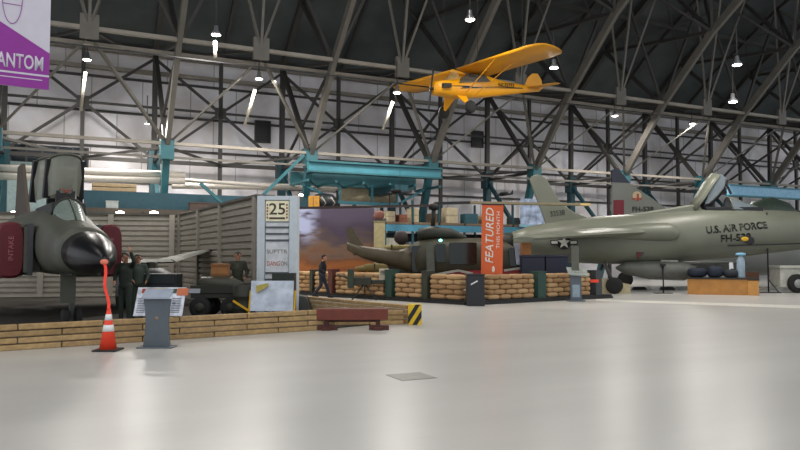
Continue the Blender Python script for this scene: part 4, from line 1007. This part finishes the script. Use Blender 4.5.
mbr = MB().bar(R(434, 205.5), R(296, 211, -1.6), .42, .07); mbr.build('rotor_blade', mat('blade_dark', '33221d', .45), Hh, label='dark brown rotor blade')
MB().bar(R(434, 203.5), R(478, 201.5, .5), .3, .1).build('blade_grip', BLACK, Hh)
bl = MB().bar(R(470, 202, .35), R(592, 200.5, 2.2), .45, .09); bl.build('rotor_blade', mat('blade_tan', '8b7f62', .4), Hh, label='tan rotor blade')
MB().bar(R(592, 200.5, 2.2), R(604, 200.4, 2.35), .45, .095).build('blade_tip', mat('blade_tip', 'd9bd7a', .4), Hh)
MB().ellip(R(401, 238, -.6), .28, .3, .28).build('exhaust', mat('exh', '2c2220', .7), Hh)
MB().ellip(R(439, 241, -1.08), .07, .05, .05).build('green_lamp', mat('green_glow', (.15, .9, .75), emit=6.0), Hh)
for px in (425, 500):
    MB().tube([R(px, 279, -.7), Vector((R(px, 279).x, -.95, .16))], .04).tube([R(px, 279, .7), Vector((R(px, 279).x, .95, .16))], .04).build('skid_leg', OLIVED, Hh)
for s in (-.95, .95): MB().tube([Vector((hx(415)-X0, s, .16)), Vector((hx(505)-X0, s, .14)), Vector((hx(515)-X0, s, .3))], .05).build('skid', OLIVED, Hh)
# stack of supplies on heli's tail
t = thing('cloth_bundle', 'tan folded cloth lying on the helicopter tail boom', 'bundle', hx(396), HD, z=hz(249.5))
MB().ellip((0, 0, .08), .5, .28, .11, e=.7).ellip((.42, 0, .1), .25, .2, .1).build('cloth', mat('cloth_tan', '8d8052', .85), t); MB().box(-.2, -.29, .02, -.14, .29, .19).build('strap', OLIVED, t)

# navy crates behind the barrier
for (a_, b_, lab) in [(521.5, 544.5, 'left navy blue case behind the sandbags under the wing'), (545.5, 568, 'right navy blue case behind the sandbags under the wing')]:
    xa, xb = W(a_, 257, 26.7).x, W(b_, 257, 26.7).x
    t = thing('navy_case', lab, 'case', xa, 26.65, group='navy cases behind the sandbags'); zt = W(540, 255, 26.7).z
    MB().box(0, 0, .05, xb-xa, .6, zt-.1).build('body', mat('navy_case', '1b2136', .5), t, bevel=.02); MB().box(-.01, -.01, zt-.1, xb-xa+.01, .61, zt).build('lid', mat('navy_case', '1b2136'), t, bevel=.02)
q = W(525.5, 254.5, 26.9)
t = thing('orange_box', 'small orange brown box on the left navy case', 'box', q.x, 26.95, z=W(540, 255, 26.7).z)
MB().box(-.16, -.15, 0, .2, .15, .45).build('body', mat('box_orange', '9a6530', .6), t, bevel=.01); MB().box(-.17, -.16, .4, .21, .16, .47).build('lid', mat('box_orange', '9a6530'), t)

# ================================================================ NEAR JET
JD = 32.0
JG = mat('jet_grey_green', '6c6f62', .42, .05, .10, .8)
def jx(px, D=JD): return W(px, 257, D).x
def jz(py, D=JD, px=600): return W(px, py, D).z
XJ = jx(640)
N = thing('jet_aircraft', 'grey green jet marked U.S. AIR FORCE with raised canopy, nearest at right', 'aircraft', XJ, JD)
def P(px, py, dy=0): return Vector((W(px, py, JD+dy).x-XJ, dy, W(px, py, JD+dy).z))
def jsec(px, top, bot, hw, n=28, e=.9):
    zt, zb = jz(top), jz(bot); zc = (zt+zb)/2; h = (zt-zb)/2; x = jx(px)-XJ
    return [Vector((x, hw*math.copysign(abs(math.cos(2*math.pi*j/n))**e, math.cos(2*math.pi*j/n)), zc+h*math.copysign(abs(math.sin(2*math.pi*j/n))**e, math.sin(2*math.pi*j/n)))) for j in range(n)]
NF = MB().rings([jsec(512, 232, 250, .5), jsec(530, 226, 256, .8), jsec(560, 221, 262, 1.0), jsec(600, 216, 264, 1.12), jsec(650, 213, 264, 1.15), jsec(700, 209.5, 260, 1.1), jsec(740, 209.5, 257, 1.05), jsec(780, 210.5, 252, .98),
            jsec(820, 213, 247, .85), jsec(870, 217, 243, .65), jsec(910, 222, 240, .42), jsec(935, 228, 236, .15)]).build('fuselage', JG, N)
MB().tube([P(514, 241), P(500, 241)], [.42, .36]).build('exhaust_nozzle', OLIVED, N)
MB().prism([P(530, 180, -.08), P(532, 176, -.08), P(538, 174, -.08), P(546, 178, -.08), P(561, 203, -.08), P(574, 212, -.08), P(592, 219, -.08), P(590, 226, -.08), P(545, 232, -.08), P(546, 224, -.08)], (0, .16, 0)).build('tail_fin', JG, N, bevel=.03)
INK = mat('marking_ink', '24261f', .6)
text('33538', 'tail_number', INK, N, P(557.5, 213, -.1), (math.pi/2, -.13, 0), .3, width=.66, height=.24)
hug(text('U.S. AIR FORCE', 'marking_text', INK, N, P(737.5, 227, -1.12), (math.pi/2, -.09, .03), .3, width=2.75, height=.36, bold=.03), NF)
hug(text('FH-538', 'marking_text', INK, N, P(737, 238, -1.15), (math.pi/2, -.07, .03), .3, width=1.35, height=.36, bold=.03), NF)
MB().ellip(P(745, 239, -1.12), .17, .02, .1).build('yellow_badge', mat('badge_yellow', 'c9a01c', .5), N)
MB().ellip(P(750, 240.5, -1.115), .2, .015, .18).build('black_badge', BLACK, N)
# star and bars, on the rear fuselage
def star(parent, c, r, y, dirx=Vector((1, 0, 0)), tag_='insignia'):
    MB().lathe(Vector((c.x, y, c.z)), [(.001, 0), (r*1.05, 0), (r*1.05, .01), (.001, .01)], 24, 'y').box(c.x-r*2.0, y, c.z-r*.4, c.x+r*2.0, y+.01, c.z+r*.35).build('insignia_field', mat('insignia_dark', '20232c', .5), parent)
    MB().box(c.x-r*1.85, y-.006, c.z-r*.18, c.x-r*.95, y, c.z+r*.22).box(c.x+r*.95, y-.006, c.z-r*.18, c.x+r*1.85, y, c.z+r*.22).build('insignia_bars', mat('insignia_white', 'cfcfc6'), parent)
    pp = [Vector((c.x+(r if i % 2 == 0 else r*.4)*math.sin(math.pi*i/5), y-.01, c.z+(r if i % 2 == 0 else r*.4)*math.cos(math.pi*i/5))) for i in range(10)]
    m_ = MB(); cc = Vector((c.x, y-.01, c.z)); m_.add([cc]+pp, [(0, i+1, (i+1) % 10+1) for i in range(10)]); m_.build('insignia_star', mat('insignia_white', 'cfcfc6'), parent)
star(N, P(564, 242.5, -1.05), .3, -1.06)
# wing coming towards the viewer, swept back
def foilx(D, pxl, pxt, py, th):
    a_ = W(pxl, py, D); b_ = W(pxt, py, D); c_ = a_.x-b_.x; z_ = a_.z
    f_ = lambda s, t_: Vector((b_.x+c_*s-XJ, D-JD, z_+t_*th))
    return [f_(0, 0), f_(.4, 1), f_(.75, 1), f_(.93, .6), f_(1, 0), f_(.93, -.6), f_(.75, -1), f_(.4, -1)]
MB().rings([foilx(31.6, 672, 575, 231, .2), foilx(29, 604, 540, 234, .14), foilx(26.2, 535, 512, 238.5, .06)], smooth=False).build('wing', JG, N, label='near swept wing')
MB().rings([foilx(32.4, 672, 575, 231, .2), foilx(38, 560, 530, 234, .07)], smooth=False).build('wing', JG, N, label='far swept wing')
MB().rings([[P(px, (t_+b_)/2, -1.0)+Vector((0, hw_*math.cos(2*math.pi*j/16), (jz(t_)-jz(b_))/2*math.sin(2*math.pi*j/16))) for j in range(16)] for px, t_, b_, hw_ in
           [(570, 231, 236, .1), (610, 227, 239, .3), (645, 223.5, 241, .45), (668, 223, 241.5, .48), (676, 226, 240, .36), (679, 230, 236, .15)]]).build('wing_root_intake', JG, N)
MB().prism([P(632, 246, -1.0), P(646, 250, -1.0), P(640, 259, -1.0)], (0, .2, 0)).build('pylon', mat('pylon_dark', '3c3f3c'), N)
MB().prism([P(636, 252, -1.03), P(642, 253, -1.03), P(639, 259, -1.03)], (0, .02, 0)).build('red_flag', REDC, N)
MB().rings([[P(px, 246.5-(px-700)*.03, -1.02)+Vector((0, 0, 0)) + Vector((0, .05*math.cos(a_), .03*math.sin(a_))) for a_ in (0, 1.57, 3.14, 4.71)] for px in (728, 760, 800)]).build('panel_line', BLACK, N)
# spine
MB().prism([P(610, 217, -.35), P(650, 211, -.35), P(690, 204.5, -.35), P(700, 204.5, -.35), P(704, 212, -.35), P(640, 217, -.35)], (0, .7, 0)).build('dorsal_spine', JG, N, bevel=.08)
# canopy raised
ck = MB().box(jx(703)-XJ, -.42, jz(212), jx(760)-XJ, .42, jz(207.5)).build('cockpit_tub', BLACK, N, bevel=.03)
cn = []
for (px, py, hw_) in [(692, 210, .42), (700, 199, .46), (708, 186, .46), (716, 176, .38)]:
    cn.append([P(px, py)+Vector((-.0+.28*math.sin(math.pi*i/10)*-.75+.0, hw_*math.cos(math.pi*i/10), .28*math.sin(math.pi*i/10)*.45)) for i in range(11)])
o = MB().rings(cn, cap=False, closed=False).build('canopy', JG, N, label='raised clamshell canopy'); sm_ = o.modifiers.new('s', 'SOLIDIFY'); sm_.thickness = .06
cn2 = [[p+Vector((.55, 0, .03)) for p in r[:]] for r in cn]
for s in (0, 10):
    MB().tube([cn[0][s], cn[1][s], cn[2][s], cn[3][s]], .05).build('canopy_rail', JG, o)
gl = MB().rings([[mix(r[i], r[10-i], 0)+Vector((.05, 0, 0)) for i in range(11)] for r in cn[1:]], cap=False, closed=False)
MB().prism([P(716, 175, -.36), P(722, 174, -.36), P(727, 179, -.36), P(723, 190, -.36), P(712, 203, -.36), P(705, 204, -.36)], (0, .72, 0)).build('canopy_glass', glassmat('jet_glass', '77838a', .7), o)
MB().tube([P(727, 180, -.38), P(724, 190, -.38), P(711, 204, -.38)], .07).build('canopy_frame', BLACK, o)
MB().tube([P(727, 180, .38), P(724, 190, .38), P(711, 204, .38)], .07).build('canopy_frame', BLACK, o)
MB().bar(P(726, 183), P(731, 194), .08).build('canopy_strut', BLACK, o)
wsn = MB().prism([P(721, 209.5, -.4), P(726, 198, -.3), P(731, 197, -.3), P(760, 210, -.05)], (0, .0, 0)) if False else None
MB().rings([[P(px, 210)+Vector((0, hw_*math.cos(math.pi*i/8), (jz(tp)-jz(210))*math.sin(math.pi*i/8))) for i in range(9)] for px, hw_, tp in [(728, .45, 197), (740, .42, 201), (752, .3, 205.5), (762, .12, 209)]], cap=False, closed=False).build('windscreen', glassmat('jet_glass', '77838a', .7), N)
MB().tube([P(728, 210)+Vector((0, .46*math.cos(math.pi*i/8), (jz(197)-jz(210))*math.sin(math.pi*i/8))) for i in range(9)], .04).tube([P(728, 197), P(740, 201), P(762, 209)], .035).tube([P(731, 209, -.4), P(750, 208, -.3), P(764, 209.5, -.1)], .03).build('windscreen_frame', JG, N)
se = MB().box(jx(703)-XJ, -.2, jz(210), jx(708)-XJ, .2, jz(200)).box(jx(703)-XJ, -.15, jz(200), jx(707)-XJ, .15, jz(196.5)).build('ejection_seat', BLACK, N)
MB().ellip(P(711, 203), .14, .16, .12).build('seat_cushion', mat('cushion_red', '8f2f35', .7), N)
# gear
for px in (604,):
    for dy in (-1.5, 1.5):
        lg = MB().tube([P(px, 262, dy), Vector((P(px, 262).x, dy, .35))], .08).build('main_gear_leg', STEELD, N)
        MB().lathe(Vector((P(px, 262).x, dy-.12, .36)), [(.1, 0), (.32, 0), (.36, .05), (.36, .19), (.32, .24), (.1, .24)], 20, 'y').build('wheel', RUBBER, lg)
lg = MB().tube([P(850, 250), Vector((P(850, 262).x, 0, .3))], .08).build('nose_gear_leg', STEELD, N)
MB().lathe(Vector((P(850, 262).x, -.1, .3)), [(.1, 0), (.27, 0), (.3, .05), (.3, .15), (.27, .2), (.1, .2)], 20, 'y').build('wheel', RUBBER, lg)
MB().tube([P(616, 268, -.6), P(625, 268, -.6), P(650, 270, -.6), P(684, 271, -.6), P(700, 270, -.6)], [.05, .28, .42, .42, .1], 16).build('belly_tank', mat('tank_grey', '5c5e58', .5), N)
MB().box(jx(655)-XJ, -.7, jz(263), jx(672)-XJ, -.4, jz(260)).build('tank_pylon', mat('pylon_pale', '9a9b94'), N)

# ================================================================ FAR JET
FD = 38.0
def fP(px, py, dy=0): 
    w = W(px, py, FD+dy); return Vector((w.x-XF, dy, w.z))
XF = W(650, 257, FD).x
Fj = thing('jet_aircraft', 'jet behind with dark blue fin tip and red rudder block', 'aircraft', XF, FD)
FG = mat('far_jet_green', '6d7068', .45, .05, .1, .8); FP = mat('far_jet_pale', '8a8d8a', .4, .1, .08, .8)
def fsec(px, top, bot, hw, n=24):
    a_, b_ = fP(px, top), fP(px, bot); zc = (a_.z+b_.z)/2; h = (a_.z-b_.z)/2
    return [Vector((a_.x, hw*math.cos(2*math.pi*j/n), zc+h*math.sin(2*math.pi*j/n))) for j in range(n)]
MB().rings([fsec(590, 228, 255, .8), fsec(620, 222, 264, 1.1), fsec(660, 219, 272, 1.4), fsec(720, 218, 276, 1.45), (fsec(780, 220, 275, 1.3)), fsec(840, 226, 268, .95), fsec(880, 236, 260, .5), fsec(895, 246, 252, .1)]).build('fuselage', FP, Fj)
MB().prism([fP(612, 182, -.09), fP(629, 182.5, -.09), fP(675, 214, -.09), fP(690, 224, -.09), fP(612, 226, -.09)], (0, .18, 0)).build('tail_fin', FG, Fj, bevel=.03)
MB().prism([fP(612, 182, -.1), fP(611.5, 170, -.1), fP(618, 168, -.1), fP(630, 183, -.1)], (0, .2, 0)).build('fin_tip', mat('fin_blue', '141a33', .5), Fj, label='dark blue fin tip')
MB().prism([fP(613.5, 216, -.11), fP(613.5, 200, -.11), fP(624, 200, -.11), fP(624, 216, -.11)], (0, .22, 0)).build('rudder_block', mat('rudder_red', '6d1526', .6), Fj, label='dark red rudder block')
eb = MB().prism([fP(637, 194, -.12)+Vector((.25*math.cos(a_), 0, -.1+.25*math.sin(a_))) for a_ in [math.pi*i/6 for i in range(12)]], (0, .01, 0)).build('fin_emblem', mat('emblem_cream', 'b7a582'), Fj)
MB().prism([fP(632, 198, -.13), fP(642, 198, -.13), fP(642, 199.5, -.13), fP(632, 199.5, -.13)], (0, .005, 0)).box(fP(637, 198).x-.06, -.135, fP(637, 201).z, fP(637, 198).x+.06, -.13, fP(637, 194).z).build('emblem_cross', mat('emblem_red', '9c3c30'), Fj)
text('FH-538', 'tail_number', INK, Fj, fP(643, 209, -.12), FACE, .3, width=1.15, height=.26, bold=.02)
MB().rings([[fP(px, 219)+Vector((0, hw_*math.cos(math.pi*i/10), h_*math.sin(math.pi*i/10))) for i in range(11)] for px, hw_, h_ in [(742, .3, .2), (752, .65, .95), (772, .7, 1.2), (788, .6, .9), (800, .3, .2)]], cap=False, closed=False).build('canopy', mat('far_canopy', '3d4a40', .4), Fj)
for px in (625, 790):
    lg = MB().tube([fP(px, 262), Vector((fP(px, 262).x, 0, .4))], .09).build('gear_leg', STEELD, Fj)
    MB().lathe(Vector((fP(px, 262).x, -.15, .4)), [(.1, 0), (.36, 0), (.4, .05), (.4, .25), (.36, .3), (.1, .3)], 20, 'y').build('wheel', RUBBER, lg)
for s, zz in ((-1, 1.0),): MB().rings([[fP(700, 262)+Vector((x_, s*y_, z_)) for x_, z_ in ((-2.2, 0), (0, .12), (2.0, 0), (0, -.12))] if y_ < 2 else [fP(700, 262)+Vector((x_-2.2, s*y_, z_)) for x_, z_ in ((-1.0, 0), (0, .05), (.8, 0), (0, -.05))] for y_ in (1.2, 3.2)], smooth=False).build('wing', FP, Fj)

# ================================================================ RIGHT HAND FLOOR ITEMS
PLY = mat('plywood', 'b07a3a', .55, 0, .15, 3)
a_, b_ = G(687, 294.2), G(750, 294.5); hz_ = W(700, 277.5, a_.y).z
t = thing('display_plinth', 'long plywood box with dark top under the near jet', 'crate', a_.x, a_.y-.05, yaw=-.40); L = (b_.x-a_.x)*1.06
MB().box(0, 0, 0, L-.42, .9, hz_-.06).build('body', PLY, t, bevel=.01)
MB().box(L-.42, -.02, 0, L, .9, hz_-.1).build('end_box', mat('plywood_light', 'bd8846', .55, 0, .1), t, bevel=.01)
MB().box(-.03, -.04, hz_-.06, L+.02, .94, hz_).build('top', mat('plinth_top', '2f2a22', .6), t)
for (px, w, h, c, lab) in [(701, .8, .42, '1a2030', 'leftmost dark navy bag on the plywood box'), (716, .6, .5, '1c2535', 'middle dark blue bag on the plywood box'), (729, .55, .35, '20262e', 'right dark grey bag on the plywood box')]:
    q = W(px, 257, a_.y-.3); t = thing('kit_bag', lab, 'bag', q.x, a_.y+.35-(px-690)*.02, z=hz_, group='dark bags on the plywood box')
    MB().ellip((0, 0, h/2), w/2, .3, h/2, e=.7).build('body', mat('bag'+c, c, .8), t); MB().tube([(-w*.2, -.1, h*.9), (0, -.12, h*1.1), (w*.2, -.1, h*.9)], .02).build('handle', BLACK, t)
q = W(741, 277, a_.y+.1)
t = thing('water_bottle_dispenser', 'tall translucent blue bottle standing on the plywood box', 'bottle', W(741, 277, a_.y-.6).x, a_.y-.6, z=hz_)
MB().lathe((0, 0, 0), [(.16, 0), (.17, .05), (.16, .4), (.17, .45), (.16, .75), (.1, .88), (.08, .95)], 18).build('bottle', mat('bottle_blue', '8fa3b3', .2, 0, .1), t)
MB().lathe((0, 0, .95), [(.19, 0), (.2, .04), (.19, .1), (.02, .12)], 18).build('cap', mat('cap_blue', '7fb2d0', .4), t)
q = W(732, 277, a_.y+.1); t = thing('white_card', 'small white card leaning on the blue bottle', 'card', W(732, 277, a_.y-.6).x, a_.y-.55, z=hz_)
MB().prism([(-.08, 0, 0), (.12, 0, 0), (.12, .08, .65), (-.04, .08, .65)], (0, .02, 0)).build('card', WHITE, t); MB().box(-.02, -.0, .3, .06, .05, .33).build('text_line', GIRT, t)
# stanchion pole with cable feet
q = G(764, 292.5)
t = thing('stanchion_pole', 'tall thin black pole before the jet nose', 'pole', q.x, q.y-.4)
MB().tube([(0, 0, .03), (0, 0, 3.6)], .035).build('pole', BLACK, t); MB().box(-.5, -.25, 0, .45, .25, .03).build('base_plate', BLACK, t); MB().bar((0, 0, .6), (.45, 0, .03), .04).build('brace', BLACK, t)
q = G(661, 293); t = thing('stanchion_pole', 'thin dark support stand below the near jet wing root', 'pole', q.x, q.y-.3)
MB().tube([(0, 0, .03), (0, 0, 1.25)], .03).build('pole', BLACK, t); MB().box(-.4, -.2, 0, .35, .2, .025).build('base_plate', BLACK, t); MB().box(-.1, -.06, 1.2, .1, .06, 1.3).build('pad', BLACK, t)
# red-brown bench in the distance
q = G(757, 290)
t = thing('equipment_crate', 'red brown equipment case behind the black pole', 'case', q.x, 35)
MB().box(-.6, 0, .35, .6, .5, .85).build('body', mat('case_brown', '6d4a38', .6), t, bevel=.02)
for x in (-.5, .5): MB().box(x-.05, .05, 0, x+.05, .45, .35).build('leg', BLACK, t)
# white ground cart with tyre
q = G(792, 293)
t = thing('ground_cart', 'white ground cart with large black tyre at the right edge', 'cart', q.x+.1, q.y)
MB().box(-.55, .1, .25, 1.4, 1.0, 1.15).box(-.6, .0, 1.1, 1.45, 1.05, 1.22).build('body', mat('cart_white', 'b5b5ab', .5), t, bevel=.02)
for x in (.15, 1.2):
    w_ = MB().lathe((x, -.12, .42), [(.16, 0), (.38, 0), (.42, .05), (.42, .2), (.38, .25), (.16, .25)], 24, 'y').build('wheel', RUBBER, t); MB().lathe((x, -.13, .42), [(.02, 0), (.2, .01), (.2, .2), (.02, .2)], 16, 'y').build('hub', mat('hub_grey', '8a8d8e', .4), w_)
MB().bar((-.55, .4, .3), (-1.5, .3, .15), .06).build('tow_bar', BEAM, t)
# low dark chock rail and long white rail
q = G(640, 288)
for px, lab in ((640, 'black wheel chock at the near jet wheel, left one'), (668, 'black wheel chock right of the thin support stand')):
    q = G(px, 290); t = thing('wheel_chock', lab, 'chock', q.x, q.y, group='black wheel chocks')
    MB().prism([(-.35, 0, 0), (.35, 0, 0), (.25, 0, .15), (-.25, 0, .15)], (0, .25, 0)).build('block', BLACK, t); MB().tube([(.3, .1, .08), (.5, .1, .1), (.6, .1, .02)], .012).build('rope', BEAM, t)
# pale timber wedge behind the barrier's end
q = G(612, 291)
t = thing('loading_ramp', 'pale tan wedge ramp on the floor right of the sandbag barrier', 'ramp', W(600, 257, 31).x, 30.6)
MB().prism([(-.3, 0, 0), (1.2, 0, 0), (1.2, 0, .4), (-.3, 0, .75)], (0, .8, 0)).build('ramp_body', mat('ramp_tan', 'b5a987', .7), t); MB().box(-.35, -.02, .0, -.3, .82, .78).build('end_plate', GIRT, t)

# floor hatch
a_ = G(411, 376.5)
t = thing('floor_hatch', 'thin square metal cover set flush in the glossy floor', 'hatch', a_.x, a_.y, yaw=TH)
MB().box(-.26, -.26, .0, .26, .26, .004).build('frame', mat('hatch_frame', '8d8b84', .4, .3), t)
MB().box(-.24, -.24, .004, .24, .24, .006).build('plate', mat('hatch_plate', '8c8a84', .4, .2), t)

# ================================================================ YELLOW LIGHT AIRCRAFT
yw, pi_, ro = -2.578, .117, -.045
pos = cw(2.643, 30.285, 9.72)
Y = thing('light_aircraft', 'bright yellow high wing light aircraft hanging under the roof', 'aircraft', world=pos)
M3 = Matrix.Rotation(yw-TH, 3, 'Z') @ Matrix.Rotation(pi_, 3, 'Y') @ Matrix.Rotation(ro, 3, 'X')
Y.rotation_euler = M3.to_euler()
# local: x forward, y left, z up, origin at the wing centre
def ysec(x, hw, z0, z1, n=20, e=.7):
    zc, h = (z0+z1)/2, (z1-z0)/2
    return [Vector((x, hw*math.copysign(abs(math.cos(2*math.pi*j/n))**e, math.cos(2*math.pi*j/n)), zc+h*math.copysign(abs(math.sin(2*math.pi*j/n))**e, math.sin(2*math.pi*j/n)))) for j in range(n)]
MB().rings([ysec(1.55, .25, -.98, -.55), ysec(1.4, .38, -1.05, -.45), ysec(.75, .42, -1.15, -.4), ysec(.45, .42, -1.18, -.32), ysec(-.2, .42, -1.2, -.12), ysec(-1.2, .40, -1.15, -.15), ysec(-2.2, .3, -1.05, -.38), ysec(-3.6, .17, -.92, -.55), ysec(-4.6, .05, -.85, -.62)]).build('fuselage', YELLOW, Y)
def wsec(y, c0, c1, t_, z=0.06):
    inc = .21 if z > 0 else 0
    return [Vector((.45+(q.x-.45)*math.cos(inc), q.y, q.z+(q.x-.45)*math.sin(inc))) for q in [Vector((c0, y, z)), Vector((c0-.15*(c0-c1), y, z+t_)), Vector((c0-.45*(c0-c1), y, z+t_)), Vector((c1, y, z)), Vector((c0-.45*(c0-c1), y, z-t_*.3)), Vector((c0-.15*(c0-c1), y, z-t_*.3))]]
for s in (-1, 1):
    MB().rings([wsec(s*.25, .45, -1.15, .12), wsec(s*4.5, .45, -1.15, .12, .12), wsec(s*5.0, .36, -1.08, .09, .13), wsec(s*5.25, .15, -.85, .06, .14), wsec(s*5.35, -.1, -.6, .03, .14)], smooth=True).build('wing', YELLOW, Y)
    for x in (.3, -.55): MB().bar((x*.7, s*.4, -1.1), (x, s*2.7, .02 if x > 0 else -.16), .035, .025).build('wing_strut', YELLOW, Y)
    MB().rings([wsec(s*.05, -3.7, -4.7, .03, -.68), wsec(s*1.1, -3.9, -4.75, .025, -.68), wsec(s*1.45, -4.15, -4.6, .015, -.68)], smooth=True).build('tailplane', YELLOW, Y)
    lg = MB().prism([(.65, s*.4, -1.1), (.1, s*.4, -1.15), (.3, s*.85, -1.62), (.4, s*.85, -1.62)], (0, s*.05, 0)).build('landing_leg', YELLOW, Y)
    MB().lathe((.35, s*.95-.1, -1.68), [(.06, 0), (.22, 0), (.27, .04), (.27, .16), (.22, .2), (.06, .2)], 18, 'y').build('wheel', RUBBER, lg)
    MB().prism([(.35, s*.432, -.35), (-.15, s*.432, -.18), (-1.0, s*.425, -.24), (-1.35, s*.4, -.5), (.45, s*.435, -.58)], (0, s*.012, 0)).build('side_window', mat('cub_window', '4c4434', .2), Y)
    MB().prism([(1.35, s*.40, -.70), (.5, s*.437, -.70), (-1.5, s*.41, -.70), (-3.4, s*.21, -.72), (-3.4, s*.21, -.75), (-1.5, s*.41, -.77), (.4, s*.437, -.82), (.2, s*.437, -.74)], (0, s*.012, 0)).build('black_stripe', BLACK, Y)
    text('NC35773', 'registration_text', INK, Y, (-2.3, s*.335, -.62), (math.pi/2, 0, math.pi+.1 if s > 0 else -.1), .3, width=1.0, height=.17, ext=.02)
MB().prism([(-3.7, -.02, -.62), (-3.95, -.02, -.2), (-4.25, -.02, .0), (-4.6, -.02, .0), (-4.82, -.02, -.3), (-4.85, -.02, -.7), (-4.6, -.02, -.85)], (0, .04, 0)).build('tail_fin', YELLOW, Y, bevel=.015)
MB().tube([(1.5, 0, -.78), (1.72, 0, -.78)], [.08, .04]).build('propeller_hub', BLACK, Y)
MB().prism([(1.63, -.05, -.78), (1.63, .05, -.78), (1.63, .32, .02), (1.63, .24, .06)], (.03, 0, 0)).prism([(1.63, .05, -.78), (1.63, -.05, -.78), (1.63, -.32, -1.58), (1.63, -.24, -1.62)], (.03, 0, 0)).build('propeller', BLACK, Y)
for s in (-1, 1):
    MB().box(.95, s*.38, -.8, 1.35, s*.55, -.62).build('cylinder_head', OLIVED, Y)
MB().rings([[Vector((x, hw*math.cos(math.pi*i/8), z0+h*math.sin(math.pi*i/8))) for i in range(9)] for x, hw, z0, h in ((.85, .38, -.45, .05), (.4, .42, -.4, .42))], cap=False, closed=False).build('windscreen', glassmat('cub_glass', 'b8a878', .45), Y)
inv = M3.inverted()
for (lx, ly) in [(.0, 1.2), (.0, -1.2), (-3.6, 0)]:
    a_ = Vector((lx, ly, .1 if lx == 0 else -.6)); MB().tube([a_, a_+inv@Vector((0, 0, 8.5))], .012, 6).build('suspension_wire', STEELD, Y)
bpy.context.view_layer.update()
